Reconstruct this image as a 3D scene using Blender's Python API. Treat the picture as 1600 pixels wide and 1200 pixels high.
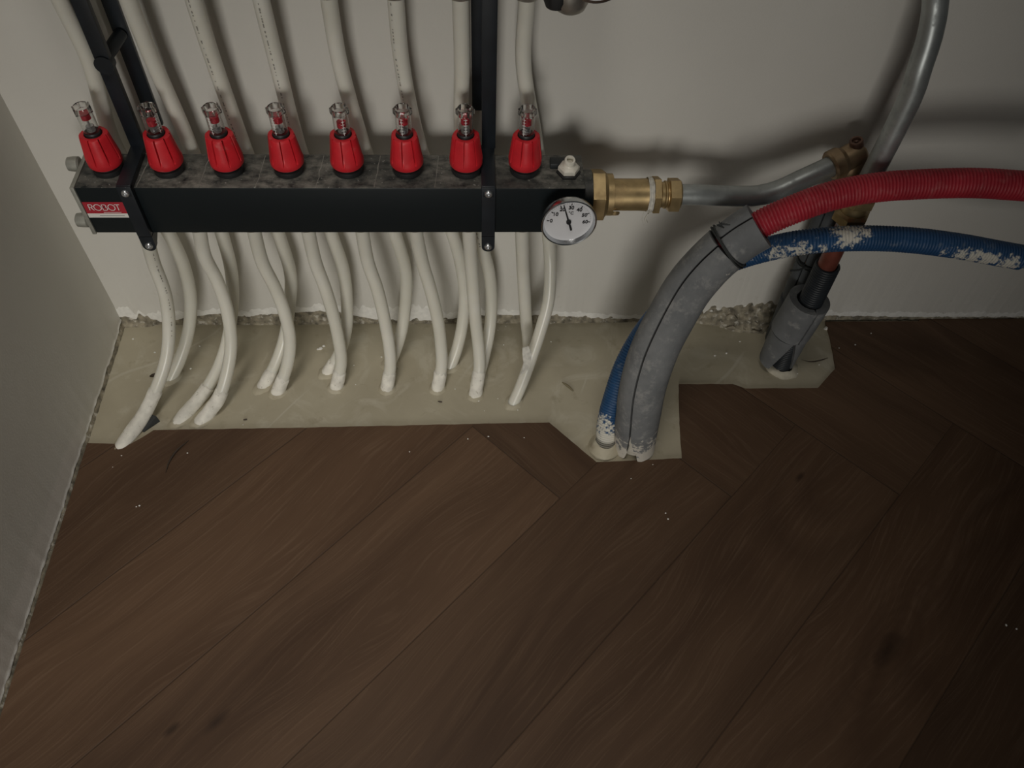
import bpy, bmesh, math, random
from math import sin, cos, pi, radians, sqrt, atan2, floor
from mathutils import Vector, Matrix, noise

for o in list(bpy.data.objects):
    bpy.data.objects.remove(o)
SC = bpy.context.scene
COL = SC.collection

# ------------------------------------------------------------------ camera
CAM = Vector((.4911, -.7674, .8980)); FPX = 1295.31
_th, _ps, _ro = radians(53.7276), radians(4.1307), radians(2.8389)
FW = Vector((sin(_ps)*cos(_th), cos(_ps)*cos(_th), -sin(_th)))
_r = Vector((cos(_ps), -sin(_ps), 0)); _u = _r.cross(FW)
RT = _r*cos(_ro) + _u*sin(_ro); UP = -_r*sin(_ro) + _u*cos(_ro)
cd = bpy.data.cameras.new('camera'); co = bpy.data.objects.new('camera', cd); COL.objects.link(co)
m = Matrix((RT, UP, -FW)).transposed().to_4x4(); m.translation = CAM
co.matrix_world = m
cd.sensor_fit = 'HORIZONTAL'; cd.sensor_width = 36; cd.lens = FPX*36/1600; cd.clip_start = .01
SC.camera = co

# ------------------------------------------------------------------ world, lights, exposure
w = bpy.data.worlds.new('world'); SC.world = w; w.use_nodes = True
w.node_tree.nodes['Background'].inputs[0].default_value = (.86, .95, 1, 1)
w.node_tree.nodes['Background'].inputs[1].default_value = .016
SC.view_settings.view_transform = 'Standard'; SC.view_settings.look = 'None'
SC.view_settings.gamma = 1; SC.view_settings.use_curve_mapping = False
SC.view_settings.exposure = 0
def area(name, loc, target, sx, sy, power, color, spread=180):
    l = bpy.data.lights.new(name, 'AREA'); l.shape = 'RECTANGLE'; l.size = sx; l.size_y = sy
    l.energy = power; l.color = color; l.spread = radians(spread)
    o = bpy.data.objects.new(name, l); COL.objects.link(o); o.location = loc
    o.rotation_euler = (Vector(target)-Vector(loc)).to_track_quat('-Z', 'Y').to_euler()
    return o
area('doorway_light', (.20, -2.1, .46), (.30, 0, .10), .70, .75, 1.86, (1, .965, .90), 56)
area('ceiling_light', (.12, -.75, 2.3), (.16, -.34, 0), .8, .8, 1.4, (1, .945, .86), 42)

# ------------------------------------------------------------------ helpers
def P(px, py, x=None, y=None, z=None):
    """pixel -> world point on the plane x=.., y=.. or z=.."""
    d = FW + RT*((px-800)/FPX) + UP*((600-py)/FPX)
    if x is not None: t = (x-CAM.x)/d.x
    elif y is not None: t = (y-CAM.y)/d.y
    else: t = (z-CAM.z)/d.z
    return CAM + d*t

def tag(o, label=None, cat=None, group=None, kind=None):
    if label: o['label'] = label
    if cat: o['category'] = cat
    if group: o['group'] = group
    if kind: o['kind'] = kind
    return o

def empty(name, loc, label, cat, group=None):
    o = bpy.data.objects.new(name, None); o.empty_display_size = .02
    COL.objects.link(o); o.location = loc
    return tag(o, label, cat, group)

def world_loc(o):
    v = Vector((0, 0, 0))
    while o: v = v + Vector(o.location); o = o.parent
    return v

def mesh(name, verts, faces, mat, parent=None, sharp=35, mats=None, fmat=None, origin=None):
    me = bpy.data.meshes.new(name)
    base = world_loc(parent) if parent else Vector((0, 0, 0))
    org = Vector(origin) if origin is not None else base
    me.from_pydata([tuple(Vector(v)-org) for v in verts], [], faces)
    for mm in (mats or [mat]): me.materials.append(mm)
    if fmat:
        for p_, k in zip(me.polygons, fmat): p_.material_index = k
    me.update()
    bm = bmesh.new(); bm.from_mesh(me); bmesh.ops.recalc_face_normals(bm, faces=bm.faces); bm.to_mesh(me); bm.free()
    me.shade_smooth() if hasattr(me, 'shade_smooth') else None
    if sharp < 180: me.set_sharp_from_angle(angle=radians(sharp))
    o = bpy.data.objects.new(name, me); COL.objects.link(o)
    o.parent = parent; o.location = org-base if parent else org
    return o

class MB:
    def __init__(s): s.v = []; s.f = []; s.m = []
    def add(s, vs, fs, k=0):
        n = len(s.v); s.v += [Vector(v) for v in vs]; s.f += [tuple(i+n for i in f) for f in fs]; s.m += [k]*len(fs)
        return s
    def box(s, c, size, bev=0, M=None, k=0, taper=None):
        bm = bmesh.new(); bmesh.ops.create_cube(bm, size=1)
        for v in bm.verts:
            v.co = Vector((v.co.x*size[0], v.co.y*size[1], v.co.z*size[2]))
            if taper: taper(v.co)
        if bev: bmesh.ops.bevel(bm, geom=bm.edges[:], offset=bev, segments=2, affect='EDGES', profile=.6)
        M = M or Matrix.Identity(3)
        vs = [M @ v.co + Vector(c) for v in bm.verts]; fs = [[v.index for v in f.verts] for f in bm.faces]
        bm.free(); return s.add(vs, fs, k)
    def lathe(s, prof, org, axis, n=32, k=0, phase=0, cap0=True, cap1=True, hexa=None):
        """prof = [(distance along axis, radius)], hexa = set of profile indices drawn as hexagon"""
        axis = Vector(axis).normalized(); org = Vector(org)
        a = axis.orthogonal().normalized()
        if abs(axis.z) > .9: a = (Vector((1, 0, 0))-axis*axis.x).normalized()
        else: a = (Vector((0, 0, 1))-axis*axis.z).normalized()
        b = axis.cross(a)
        vs = []; fs = []
        for i, (h, r) in enumerate(prof):
            for j in range(n):
                t = phase+2*pi*j/n; rr = r
                if hexa and i in hexa:
                    rr = r/cos(((t % (pi/3))-pi/6))
                vs.append(org+axis*h+(a*cos(t)+b*sin(t))*rr)
        for i in range(len(prof)-1):
            for j in range(n):
                j2 = (j+1) % n
                fs.append((i*n+j, i*n+j2, (i+1)*n+j2, (i+1)*n+j))
        if cap0: fs.append(tuple(range(n-1, -1, -1)))
        if cap1: fs.append(tuple((len(prof)-1)*n+j for j in range(n)))
        return s.add(vs, fs, k)
    def sweep(s, pts, rad, n=16, k=0, cap=True, wob=0, seed=0):
        T = tangents(pts); nrm = T[0].orthogonal().normalized(); vs = []; fs = []
        for i, p in enumerate(pts):
            nrm = (nrm-T[i]*nrm.dot(T[i])).normalized(); b = T[i].cross(nrm)
            r = rad(i) if callable(rad) else rad
            for j in range(n):
                t = 2*pi*j/n; d = nrm*cos(t)+b*sin(t); rr = r
                if wob: rr += wob*noise.noise((p+d*r)*160+Vector((seed, 0, 0)))
                vs.append(p+d*rr)
        for i in range(len(pts)-1):
            for j in range(n):
                j2 = (j+1) % n; fs.append((i*n+j, i*n+j2, (i+1)*n+j2, (i+1)*n+j))
        if cap:
            fs.append(tuple(range(n-1, -1, -1))); fs.append(tuple((len(pts)-1)*n+j for j in range(n)))
        return s.add(vs, fs, k)
    def build(s, name, mat, parent=None, sharp=35, mats=None, origin=None):
        return mesh(name, s.v, s.f, mat, parent, sharp, mats, s.m if mats else None, origin)

def tangents(pts):
    T = []
    for i in range(len(pts)):
        a = pts[max(i-1, 0)]; b = pts[min(i+1, len(pts)-1)]; T.append((b-a).normalized())
    return T

def spline(c, step=.006):
    c = [Vector(p) for p in c]; q = [c[0]*2-c[1]]+c+[c[-1]*2-c[-2]]; out = []
    for i in range(1, len(q)-2):
        p0, p1, p2, p3 = q[i-1:i+3]; n = max(2, int((p2-p1).length/step))
        d01 = max((p1-p0).length**.5, 1e-4); d12 = max((p2-p1).length**.5, 1e-4); d23 = max((p3-p2).length**.5, 1e-4)
        m1 = (p2-p1)+((p1-p0)/d01-(p2-p0)/(d01+d12))*d12
        m2 = (p2-p1)+((p3-p2)/d23-(p3-p1)/(d12+d23))*d12
        for j in range(n):
            t = j/n; t2 = t*t; t3 = t2*t
            out.append(p1*(2*t3-3*t2+1)+m1*(t3-2*t2+t)+p2*(-2*t3+3*t2)+m2*(t3-t2))
    out.append(c[-1]); return out

def resample(pts, step):
    L = [0]
    for a, b in zip(pts, pts[1:]): L.append(L[-1]+(b-a).length)
    n = max(2, int(round(L[-1]/step))); out = []; k = 0
    for i in range(n+1):
        s_ = L[-1]*i/n
        while k < len(L)-2 and L[k+1] < s_: k += 1
        t = (s_-L[k])/max(L[k+1]-L[k], 1e-9); out.append(pts[k].lerp(pts[k+1], min(t, 1)))
    return out

def nz(x, y=0, z=0): return noise.noise(Vector((x, y, z)))

# ------------------------------------------------------------------ materials
class N:
    """tiny node-expression helper"""
    def __init__(s, name):
        s.mat = bpy.data.materials.new(name); s.mat.use_nodes = True; s.t = s.mat.node_tree
        s.bsdf = s.t.nodes['Principled BSDF']
    def new(s, typ, **kw):
        n = s.t.nodes.new(typ)
        for k, v in kw.items(): setattr(n, k, v)
        return n
    def plug(s, inp, v):
        if isinstance(v, bpy.types.NodeSocket): s.t.links.new(v, inp)
        elif isinstance(v, (tuple, list)) and len(v) == 3 and inp.type == 'RGBA': inp.default_value = (*v, 1)
        else: inp.default_value = v
    def m(s, op, a, b=0., c=None, clamp=False):
        n = s.new('ShaderNodeMath', operation=op, use_clamp=clamp)
        s.plug(n.inputs[0], a); s.plug(n.inputs[1], b)
        if c is not None: s.plug(n.inputs[2], c)
        return n.outputs[0]
    def mix(s, f, a, b):
        n = s.new('ShaderNodeMix', data_type='RGBA'); s.plug(n.inputs[0], f); s.plug(n.inputs[6], a); s.plug(n.inputs[7], b)
        return n.outputs[2]
    def coord(s, which='Object'):
        if not hasattr(s, 'tc'): s.tc = s.new('ShaderNodeTexCoord')
        return s.tc.outputs[which]
    def geo(s):
        return s.new('ShaderNodeNewGeometry').outputs['Position']
    def map(s, v, loc=(0, 0, 0), rot=(0, 0, 0), sc=(1, 1, 1)):
        n = s.new('ShaderNodeMapping'); s.plug(n.inputs[0], v); n.inputs[1].default_value = loc
        n.inputs[2].default_value = rot; n.inputs[3].default_value = sc; return n.outputs[0]
    def noise(s, v, scale, detail=3, rough=.5, dist=0):
        n = s.new('ShaderNodeTexNoise'); s.plug(n.inputs['Vector'], v); n.inputs['Scale'].default_value = scale
        n.inputs['Detail'].default_value = detail; n.inputs['Roughness'].default_value = rough
        n.inputs['Distortion'].default_value = dist; return n.outputs[0]
    def ramp(s, f, lo, hi, a=0., b=1.):
        n = s.new('ShaderNodeMapRange'); s.plug(n.inputs[0], f); n.inputs[1].default_value = lo
        n.inputs[2].default_value = hi; n.inputs[3].default_value = a; n.inputs[4].default_value = b
        return n.outputs[0]
    def xyz(s, v):
        n = s.new('ShaderNodeSeparateXYZ'); s.plug(n.inputs[0], v); return n.outputs
    def attr(s, name):
        n = s.new('ShaderNodeAttribute', attribute_name=name); return n.outputs['Fac']
    def bump(s, h, strength=.3, dist=.001):
        n = s.new('ShaderNodeBump'); s.plug(n.inputs['Height'], h); n.inputs['Strength'].default_value = strength
        n.inputs['Distance'].default_value = dist; s.t.links.new(n.outputs[0], s.bsdf.inputs['Normal'])
    def set(s, **kw):
        nm = dict(color='Base Color', rough='Roughness', metal='Metallic', trans='Transmission Weight', ior='IOR',
                  spec='Specular IOR Level', sss='Subsurface Weight', alpha='Alpha', coat='Coat Weight')
        for k, v in kw.items(): s.plug(s.bsdf.inputs[nm[k]], v)
        return s

def simple(name, c, rough=.5, metal=0, var=.12, scale=60, dust=None, dscale=40, dlo=.52, dhi=.72, bump=0, bscale=300, **kw):
    n = N(name); p = n.geo(); f = n.noise(p, scale, 4)
    a = tuple(min(1, x*(1-var)) for x in c); b = tuple(min(1, x*(1+var)) for x in c)
    colr = n.mix(n.ramp(f, .3, .7), a, b)
    if dust:
        g = n.ramp(n.noise(n.map(p, (3, 1, 2)), dscale, 6, .65), dlo, dhi)
        colr = n.mix(g, colr, dust); n.set(rough=n.m('ADD', n.m('MULTIPLY', g, .3), rough, clamp=True))
    else: n.set(rough=rough)
    n.set(color=colr, metal=metal, **kw)
    if bump: n.bump(n.noise(p, bscale, 4), bump, .0006)
    return n.mat

M = {}
def wall_mat():
    n = N('painted_wall'); p = n.geo()
    c = n.mix(n.ramp(n.noise(p, 3.5, 3), .3, .7), (.67, .65, .60), (.73, .715, .665))
    z = n.xyz(p)[2]
    low = n.m('MULTIPLY', n.ramp(z, .05, .0), n.ramp(n.noise(n.map(p, sc=(1, 1, .5)), 22, 4), .45, .62))
    c = n.mix(n.m('MULTIPLY', low, .5), c, (.84, .83, .79))
    g = n.ramp(n.noise(p, 90, 5), .62, .72)
    c = n.mix(n.m('MULTIPLY', n.m('MULTIPLY', g, n.ramp(z, .12, .02)), .35), c, (.5, .46, .38))
    n.set(color=c, rough=.62, spec=.3)
    n.bump(n.m('ADD', n.noise(p, 420, 4), n.m('MULTIPLY', n.noise(p, 30, 3), 2.2)), .22, .0008)
    return n.mat
def wall_left_mat():
    n = N('painted_side_wall'); p = n.geo(); x = n.xyz(p)
    c = n.mix(n.ramp(n.noise(p, 3.2, 3), .3, .7), (.67, .655, .60), (.73, .715, .665))
    # pale skim of filler along the foot of the wall, nearer than the pipes
    edge = n.m('ADD', n.m('MULTIPLY', n.noise(p, 14, 3), .03), n.m('MULTIPLY', x[1], -.065))
    band = n.m('MULTIPLY', n.ramp(n.m('SUBTRACT', x[2], edge), .006, -.004), n.ramp(x[1], -.17, -.185))
    c = n.mix(n.m('MULTIPLY', band, .75), c, (.80, .77, .72))
    n.set(color=c, rough=.6, spec=.3)
    n.bump(n.m('ADD', n.noise(p, 420, 4), n.m('MULTIPLY', n.noise(p, 30, 3), 2.)), .2, .0008)
    return n.mat
M['wall'] = wall_mat(); M['wall_left'] = wall_left_mat()
M['raw_plaster'] = simple('raw_white_plaster', (.86, .85, .81), .8, var=.08, scale=150, bump=.6, bscale=350)
M['concrete'] = simple('rough_concrete', (.27, .24, .18), .9, var=.6, scale=110, dust=(.58, .55, .48), dscale=120, dlo=.56, dhi=.66, bump=.9, bscale=260)

def screed_mat():
    n = N('dusty_screed'); p = n.geo()
    c = n.mix(n.ramp(n.noise(p, 9, 5, .6), .3, .7), (.43, .385, .285), (.52, .475, .36))
    c = n.mix(n.m('MULTIPLY', n.ramp(n.noise(n.map(p, (.3, .7, 0)), 16, 6, .6, 1.2), .52, .66), .55), c, (.62, .585, .48))
    c = n.mix(n.m('MULTIPLY', n.ramp(n.noise(n.map(p, (2, 5, 0)), 34, 5, .6), .60, .70), .5), c, (.34, .29, .20))
    # fine pale scratches
    v = n.new('ShaderNodeTexWave', wave_type='BANDS'); n.plug(v.inputs[0], n.map(p, rot=(0, 0, .35)))
    v.inputs['Scale'].default_value = 1.7; v.inputs['Distortion'].default_value = 6; v.inputs['Detail'].default_value = 2
    v.inputs['Detail Scale'].default_value = 1.2
    sc_ = n.m('MULTIPLY', n.ramp(v.outputs[1], .9985, 1.), n.ramp(n.noise(p, 7), .5, .55))
    c = n.mix(n.m('MULTIPLY', sc_, .5), c, (.62, .59, .50))
    n.set(color=c, rough=.55, spec=.35)
    n.bump(n.noise(p, 60, 6, .6), .25, .001)
    return n.mat
M['screed'] = screed_mat()

KNOTS = [(*P(1388, 1015, z=.003)[:2], .0065, True), (*P(338, 1128, z=.003)[:2], .0035, False), (*P(268, 1140, z=.003)[:2], .0022, False), (*P(1250, 745, z=.003)[:2], .0022, False)]
def wood_mat():
    n = N('dark_oak_herringbone'); p = n.geo(); x = n.xyz(p)
    r2 = 1/sqrt(2)
    s = n.m('MULTIPLY', n.m('SUBTRACT', x[0], x[1]), r2)      # across the long boards
    t = n.m('MULTIPLY', n.m('ADD', x[0], x[1]), r2)           # along the long boards
    ks = n.m('FLOOR', n.m('DIVIDE', n.m('SUBTRACT', s, .47), .15))
    kt = n.m('FLOOR', n.m('DIVIDE', n.m('SUBTRACT', t, .2165), .1485))
    tend = n.m('ADD', n.m('MULTIPLY', ks, .1485), .2165)
    isv = n.m('MULTIPLY', n.m('GREATER_THAN', t, tend), n.m('GREATER_THAN', s, .47))
    fs = n.m('FRACT', n.m('DIVIDE', n.m('SUBTRACT', s, .47), .15))
    ft = n.m('FRACT', n.m('DIVIDE', n.m('SUBTRACT', t, .2165), .1485))
    # distance to the seam, metres
    ds = n.m('MULTIPLY', n.m('SUBTRACT', .5, n.m('ABSOLUTE', n.m('SUBTRACT', fs, .5))), .15)
    dt = n.m('MULTIPLY', n.m('SUBTRACT', .5, n.m('ABSOLUTE', n.m('SUBTRACT', ft, .5))), .1485)
    dend = n.m('ABSOLUTE', n.m('SUBTRACT', t, tend))
    dend = n.m('ADD', dend, n.m('MULTIPLY', n.m('LESS_THAN', s, .47), 1.))
    dv = n.m('MINIMUM', dt, n.m('ADD', ds, 1.))
    du = n.m('MINIMUM', ds, dend)
    d = n.m('ADD', n.m('MULTIPLY', isv, dv), n.m('MULTIPLY', n.m('SUBTRACT', 1., isv), du))
    seam = n.ramp(d, .0012, .0003)
    ident = n.m('ADD', n.m('MULTIPLY', isv, n.m('ADD', n.m('MULTIPLY', kt, 7.31), 41.7)), n.m('MULTIPLY', n.m('SUBTRACT', 1., isv), n.m('MULTIPLY', ks, 13.17)))
    al = n.m('ADD', n.m('MULTIPLY', isv, s), n.m('MULTIPLY', n.m('SUBTRACT', 1., isv), t))
    ac = n.m('ADD', n.m('MULTIPLY', isv, t), n.m('MULTIPLY', n.m('SUBTRACT', 1., isv), s))
    cb = n.new('ShaderNodeCombineXYZ'); n.plug(cb.inputs[0], al); n.plug(cb.inputs[1], ac); n.plug(cb.inputs[2], ident)
    q = cb.outputs[0]
    warp = n.noise(n.map(q, sc=(2.2, 7, 1)), 1, 2)
    cb2 = n.new('ShaderNodeCombineXYZ'); n.plug(cb2.inputs[0], al)
    n.plug(cb2.inputs[1], n.m('ADD', ac, n.m('MULTIPLY', warp, .12))); n.plug(cb2.inputs[2], ident)
    q2 = cb2.outputs[0]
    broad = n.noise(n.map(q2, sc=(1.6, 14, 1)), 1, 3)
    fine = n.noise(n.map(q2, sc=(14, 420, 1)), 1, 4, .6)
    mid = n.noise(n.map(q2, sc=(5, 90, 1)), 1, 3)
    cath = n.m('FRACT', n.m('MULTIPLY', n.noise(n.map(q, sc=(1.5, 6.5, 1)), 1, 1), 13.))
    cath = n.ramp(n.m('ABSOLUTE', n.m('SUBTRACT', cath, .5)), 0., .5)
    cathm = n.ramp(n.noise(n.map(q, (5, 3, 9), sc=(2., 6, 1)), 1, 1), .5, .62)
    wn = n.new('ShaderNodeTexWhiteNoise', noise_dimensions='1D'); n.plug(wn.inputs['W'], ident)
    c = n.mix(n.ramp(broad, .28, .72), (.086, .047, .026), (.150, .088, .051))
    c = n.mix(n.m('MULTIPLY', n.ramp(mid, .35, .7), .4), c, (.082, .043, .023))
    c = n.mix(n.m('MULTIPLY', n.ramp(fine, .50, .72), .38), c, (.21, .138, .089))
    c = n.mix(n.m('MULTIPLY', n.m('MULTIPLY', cath, cathm), .45), c, (.06, .031, .017))
    # dark knots
    
    for (kx, ky, kr, ring) in KNOTS:
        e1 = n.m('MULTIPLY', n.m('SUBTRACT', s, (kx-ky)*r2), 1.0); e2 = n.m('MULTIPLY', n.m('SUBTRACT', t, (kx+ky)*r2), .42)
        e = n.m('SQRT', n.m('ADD', n.m('MULTIPLY', e1, e1), n.m('MULTIPLY', e2, e2)))
        e = n.m('ADD', e, n.m('MULTIPLY', n.m('SUBTRACT', n.noise(p, 38, 3), .5), kr*1.6))
        if ring:
            rg = n.ramp(n.m('ABSOLUTE', n.m('SUBTRACT', n.m('FRACT', n.m('MULTIPLY', e, 120.)), .5)), .0, .5)
            c = n.mix(n.m('MULTIPLY', n.m('MULTIPLY', rg, n.ramp(e, .07, .02)), .30), c, (.07, .036, .02))
        c = n.mix(n.m('MULTIPLY', n.ramp(e, kr*2.2, kr*.5), .75), c, (.03, .015, .008))
    hs = n.new('ShaderNodeHueSaturation'); n.plug(hs.inputs['Color'], c); n.plug(hs.inputs['Value'], n.m('ADD', n.m('MULTIPLY', wn.outputs[0], .42), .78))
    c = n.mix(n.m('MULTIPLY', seam, .45), hs.outputs[0], (.012, .007, .005))
    n.set(color=c, rough=n.ramp(fine, .3, .7, .52, .66), spec=.28)
    n.bump(n.m('SUBTRACT', n.m('MULTIPLY', fine, .6), n.m('MULTIPLY', seam, 1.5)), .35, .0006)
    return n.mat
M['wood'] = wood_mat()

M['black_body'] = simple('black_plastic_body', (.014, .018, .020), .42, var=.3, scale=25)
def body_mat():      # smooth black composite, its upward face covered in grey building dust
    n = N('dusty_black_composite'); p = n.geo()
    nrm = n.xyz(n.new('ShaderNodeNewGeometry').outputs['Normal'])
    up = n.ramp(nrm[2], .5, .95)
    d = n.ramp(n.noise(n.map(p, sc=(1, 1.6, 1)), 55, 8, .7), .34, .62)
    d2 = n.ramp(n.noise(n.map(p, (4, 4, 4)), 14, 3), .35, .6)
    f = n.m('MULTIPLY', up, n.m('MULTIPLY', d, n.m('ADD', n.m('MULTIPLY', d2, .6), .4)))
    c = n.mix(f, (.008, .012, .014), (.23, .222, .195))
    gr = n.ramp(n.noise(p, 260, 3), .66, .72)
    c = n.mix(n.m('MULTIPLY', n.m('MULTIPLY', gr, up), .5), c, (.5, .5, .46))
    n.set(color=c, rough=n.m('ADD', n.m('MULTIPLY', f, .4), .38), spec=.3)
    n.bump(n.noise(p, 200, 5), .12, .0006)
    return n.mat
M['body'] = body_mat()
M['black_steel'] = simple('black_coated_steel', (.010, .014, .019), .38, var=.3, scale=40, spec=.5)
M['black_rubber'] = simple('black_rubber', (.016, .017, .018), .5, var=.2)
M['galv'] = simple('zinc_end_plate', (.36, .36, .32), .55, .5, var=.15, scale=90)
M['nickel'] = simple('dull_nickel', (.43, .41, .37), .38, .8, var=.15, scale=120)
M['bolt'] = simple('zinc_bolt', (.62, .64, .66), .3, .9, var=.15, scale=300)
M['red_cap'] = simple('red_cap_plastic', (.62, .020, .030), .42, var=.12, scale=60, dust=(.60, .16, .15), dscale=70, dlo=.62, dhi=.85, spec=.45)
M['dark_slot'] = simple('dark_red_slot', (.10, .004, .008), .7)
M['red_float'] = simple('red_indicator', (.55, .02, .04), .4)
M['white_print'] = simple('white_print', (.85, .85, .83), .5, var=.03)
M['brass'] = simple('brass', (.50, .37, .19), .40, .85, var=.16, scale=70, dust=(.35, .25, .13), dscale=50, dlo=.5, dhi=.8)
M['brass_dull'] = simple('dull_bronze', (.36, .26, .16), .45, .8, var=.2, scale=70)
M['steel'] = simple('galvanised_steel', (.40, .425, .42), .40, .65, var=.14, scale=45, dust=(.33, .35, .35), dscale=90, dlo=.5, dhi=.75)
M['copper'] = simple('oxidised_copper', (.22, .065, .045), .35, .35, var=.25, scale=60)
M['copper_dull'] = simple('dull_copper', (.20, .115, .085), .5, .5, var=.25, scale=60)
M['ptfe'] = simple('white_sealing_tape', (.62, .60, .54), .7, var=.2, scale=200, bump=.4)
M['ivory'] = simple('ivory_plastic', (.74, .71, .62), .45, var=.1, scale=80, dust=(.4, .38, .32), dscale=120, dlo=.55, dhi=.75)
M['red_hose'] = simple('red_corrugated_plastic', (.40, .022, .040), .5, var=.15, scale=30, dust=(.50, .17, .17), dscale=120, dlo=.60, dhi=.85)
M['foam'] = simple('grey_pipe_foam', (.165, .172, .178), .85, var=.16, scale=45, dust=(.32, .32, .31), dscale=60, dlo=.56, dhi=.75, bump=.3, bscale=500)
M['foam_dark'] = simple('dark_pipe_foam', (.075, .083, .09), .8, var=.15, scale=45, bump=.3, bscale=500)
M['corrugated_black'] = simple('black_corrugated_plastic', (.022, .027, .033), .45, var=.2)
M['cord'] = simple('dark_tie_cord', (.03, .033, .033), .7)
M['splinter'] = simple('dark_wood_chip', (.045, .03, .02), .6)
M['dial'] = simple('dial_white', (.70, .70, .72), .5, var=.02)
M['dial_black'] = simple('dial_black', (.01, .01, .012), .5)
M['chrome'] = simple('chrome', (.62, .64, .66), .2, 1, var=.05)
M['label_red'] = simple('label_red', (.42, .02, .035), .45, var=.05)
M['label_white'] = simple('label_white', (.78, .77, .72), .45, var=.03)
M['label_grey'] = simple('label_grey', (.30, .30, .30), .5, var=.03)
M['print_ink'] = simple('faded_print', (.30, .285, .25), .6, var=.1)

def pex():
    n = N('milky_pex'); p = n.geo()
    c = n.mix(n.ramp(n.noise(p, 18, 3), .3, .7), (.70, .685, .60), (.78, .765, .69))
    n.set(color=c, rough=.30, sss=.35, spec=.5)
    n.bsdf.inputs['Subsurface Radius'].default_value = (1, .9, .7); n.bsdf.inputs['Subsurface Scale'].default_value = .008
    return n.mat
M['pex'] = pex()
def glass():
    n = N('clear_sight_glass'); n.set(color=(.95, .955, .95), rough=.10, trans=1., ior=1.45); return n.mat
M['glass'] = glass()
def blue():
    n = N('blue_corrugated_plaster_stained'); p = n.geo()
    c = n.mix(n.ramp(n.noise(p, 40, 3), .3, .7), (.014, .062, .155), (.022, .085, .21))
    a = n.attr('stain'); f = n.m('ADD', a, n.m('MULTIPLY', n.m('SUBTRACT', n.noise(p, 210, 5, .65), .5), 1.1))
    f = n.ramp(f, .46, .58)
    d = n.ramp(n.noise(n.map(p, (1, 7, 3)), 120, 5), .60, .74)
    c = n.mix(n.m('MULTIPLY', d, .3), c, (.28, .31, .33))
    c = n.mix(f, c, (.66, .64, .57))
    n.set(color=c, rough=n.m('ADD', n.m('MULTIPLY', f, .3), .48)); return n.mat
M['blue_hose'] = blue()
def red_stained():
    n = N('red_corrugated_plaster_stained'); p = n.geo()
    c = n.mix(n.ramp(n.noise(p, 30, 3), .3, .7), (.34, .018, .032), (.46, .026, .045))
    d = n.ramp(n.noise(n.map(p, (1, 7, 3)), 110, 5), .56, .74); c = n.mix(n.m('MULTIPLY', d, .4), c, (.50, .17, .17))
    f = n.m('ADD', n.attr('stain'), n.m('MULTIPLY', n.m('SUBTRACT', n.noise(p, 210, 5, .65), .5), 1.1))
    c = n.mix(n.ramp(f, .46, .58), c, (.60, .56, .48)); n.set(color=c, rough=.5); return n.mat
M['red_hose'] = red_stained()
def foam_stained():
    n = N('grey_foam_plaster_stained'); p = n.geo()
    c = n.mix(n.ramp(n.noise(p, 30, 5, .65), .3, .7), (.145, .152, .158), (.225, .23, .232))
    c = n.mix(n.m('MULTIPLY', n.ramp(n.noise(n.map(p, (3, 1, 1)), 75, 6, .7), .52, .68), .55), c, (.36, .355, .34))
    a = n.attr('stain'); f = n.m('ADD', a, n.m('MULTIPLY', n.m('SUBTRACT', n.noise(p, 110, 6, .7), .5), 1.3))
    c = n.mix(n.ramp(f, .48, .56), c, (.60, .565, .50))
    n.set(color=c, rough=.85, spec=.3); n.bump(n.noise(p, 420, 4), .3, .0006); return n.mat
M['foam_stained'] = foam_stained()
M['collar'] = simple('plaster_smear', (.80, .775, .70), .8, var=.14, scale=90, dust=(.50, .47, .40), dscale=170, dlo=.60, dhi=.68, bump=.8, bscale=200)

# ------------------------------------------------------------------ setting: screed, laminate, walls
def grid_plane(x0, x1, y0, y1, z):
    return [(x0, y0, z), (x1, y0, z), (x1, y1, z), (x0, y1, z)], [(0, 1, 2, 3)]
v_, f_ = grid_plane(-.06, 2.8, -3.0, .06, 0)
tag(mesh('floor_screed', v_, f_, M['screed']), kind='structure')

CUT = [P(*u, z=.003) for u in [(128, 692), (203, 694), (214, 688), (240, 672), (470, 668), (660, 664), (858, 660), (932, 722), (1066, 716), (1062, 660), (1061, 600), (1145, 600), (1165, 607), (1278, 606), (1306, 575), (1298, 530), (1290, 503)]]
CUT[0].x = .004
CUT[-1].y = -.006
outl = [(.004, -3.0)]+[(p.x, p.y) for p in CUT]+[(1.13, -.006), (1.132, -.002), (2.8, -.002), (2.8, -3.0)]
# little waviness of the hand-cut edge
ol = []
for i in range(len(outl)):
    a = Vector(outl[i]); b = Vector(outl[(i+1) % len(outl)]); ol.append(a)
    if 1 <= i < len(CUT)-0 and (b-a).length > .02:
        n_ = int((b-a).length/.006); pr = Vector((-(b-a).y, (b-a).x)).normalized()
        for j in range(1, n_): ol.append(a.lerp(b, j/n_)+pr*(.0006*nz(i*3.1, j*.35)+.0003*nz(i, j*1.7)))
k = len(ol)
vs = [(p.x, p.y, .003) for p in ol]+[(p.x, p.y, 0) for p in ol]
fs = [tuple(range(k))]+[(i, (i+1) % k, k+(i+1) % k, k+i) for i in range(k)]
tag(mesh('floor', vs, fs, M['wood'], sharp=30), kind='structure')

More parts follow.
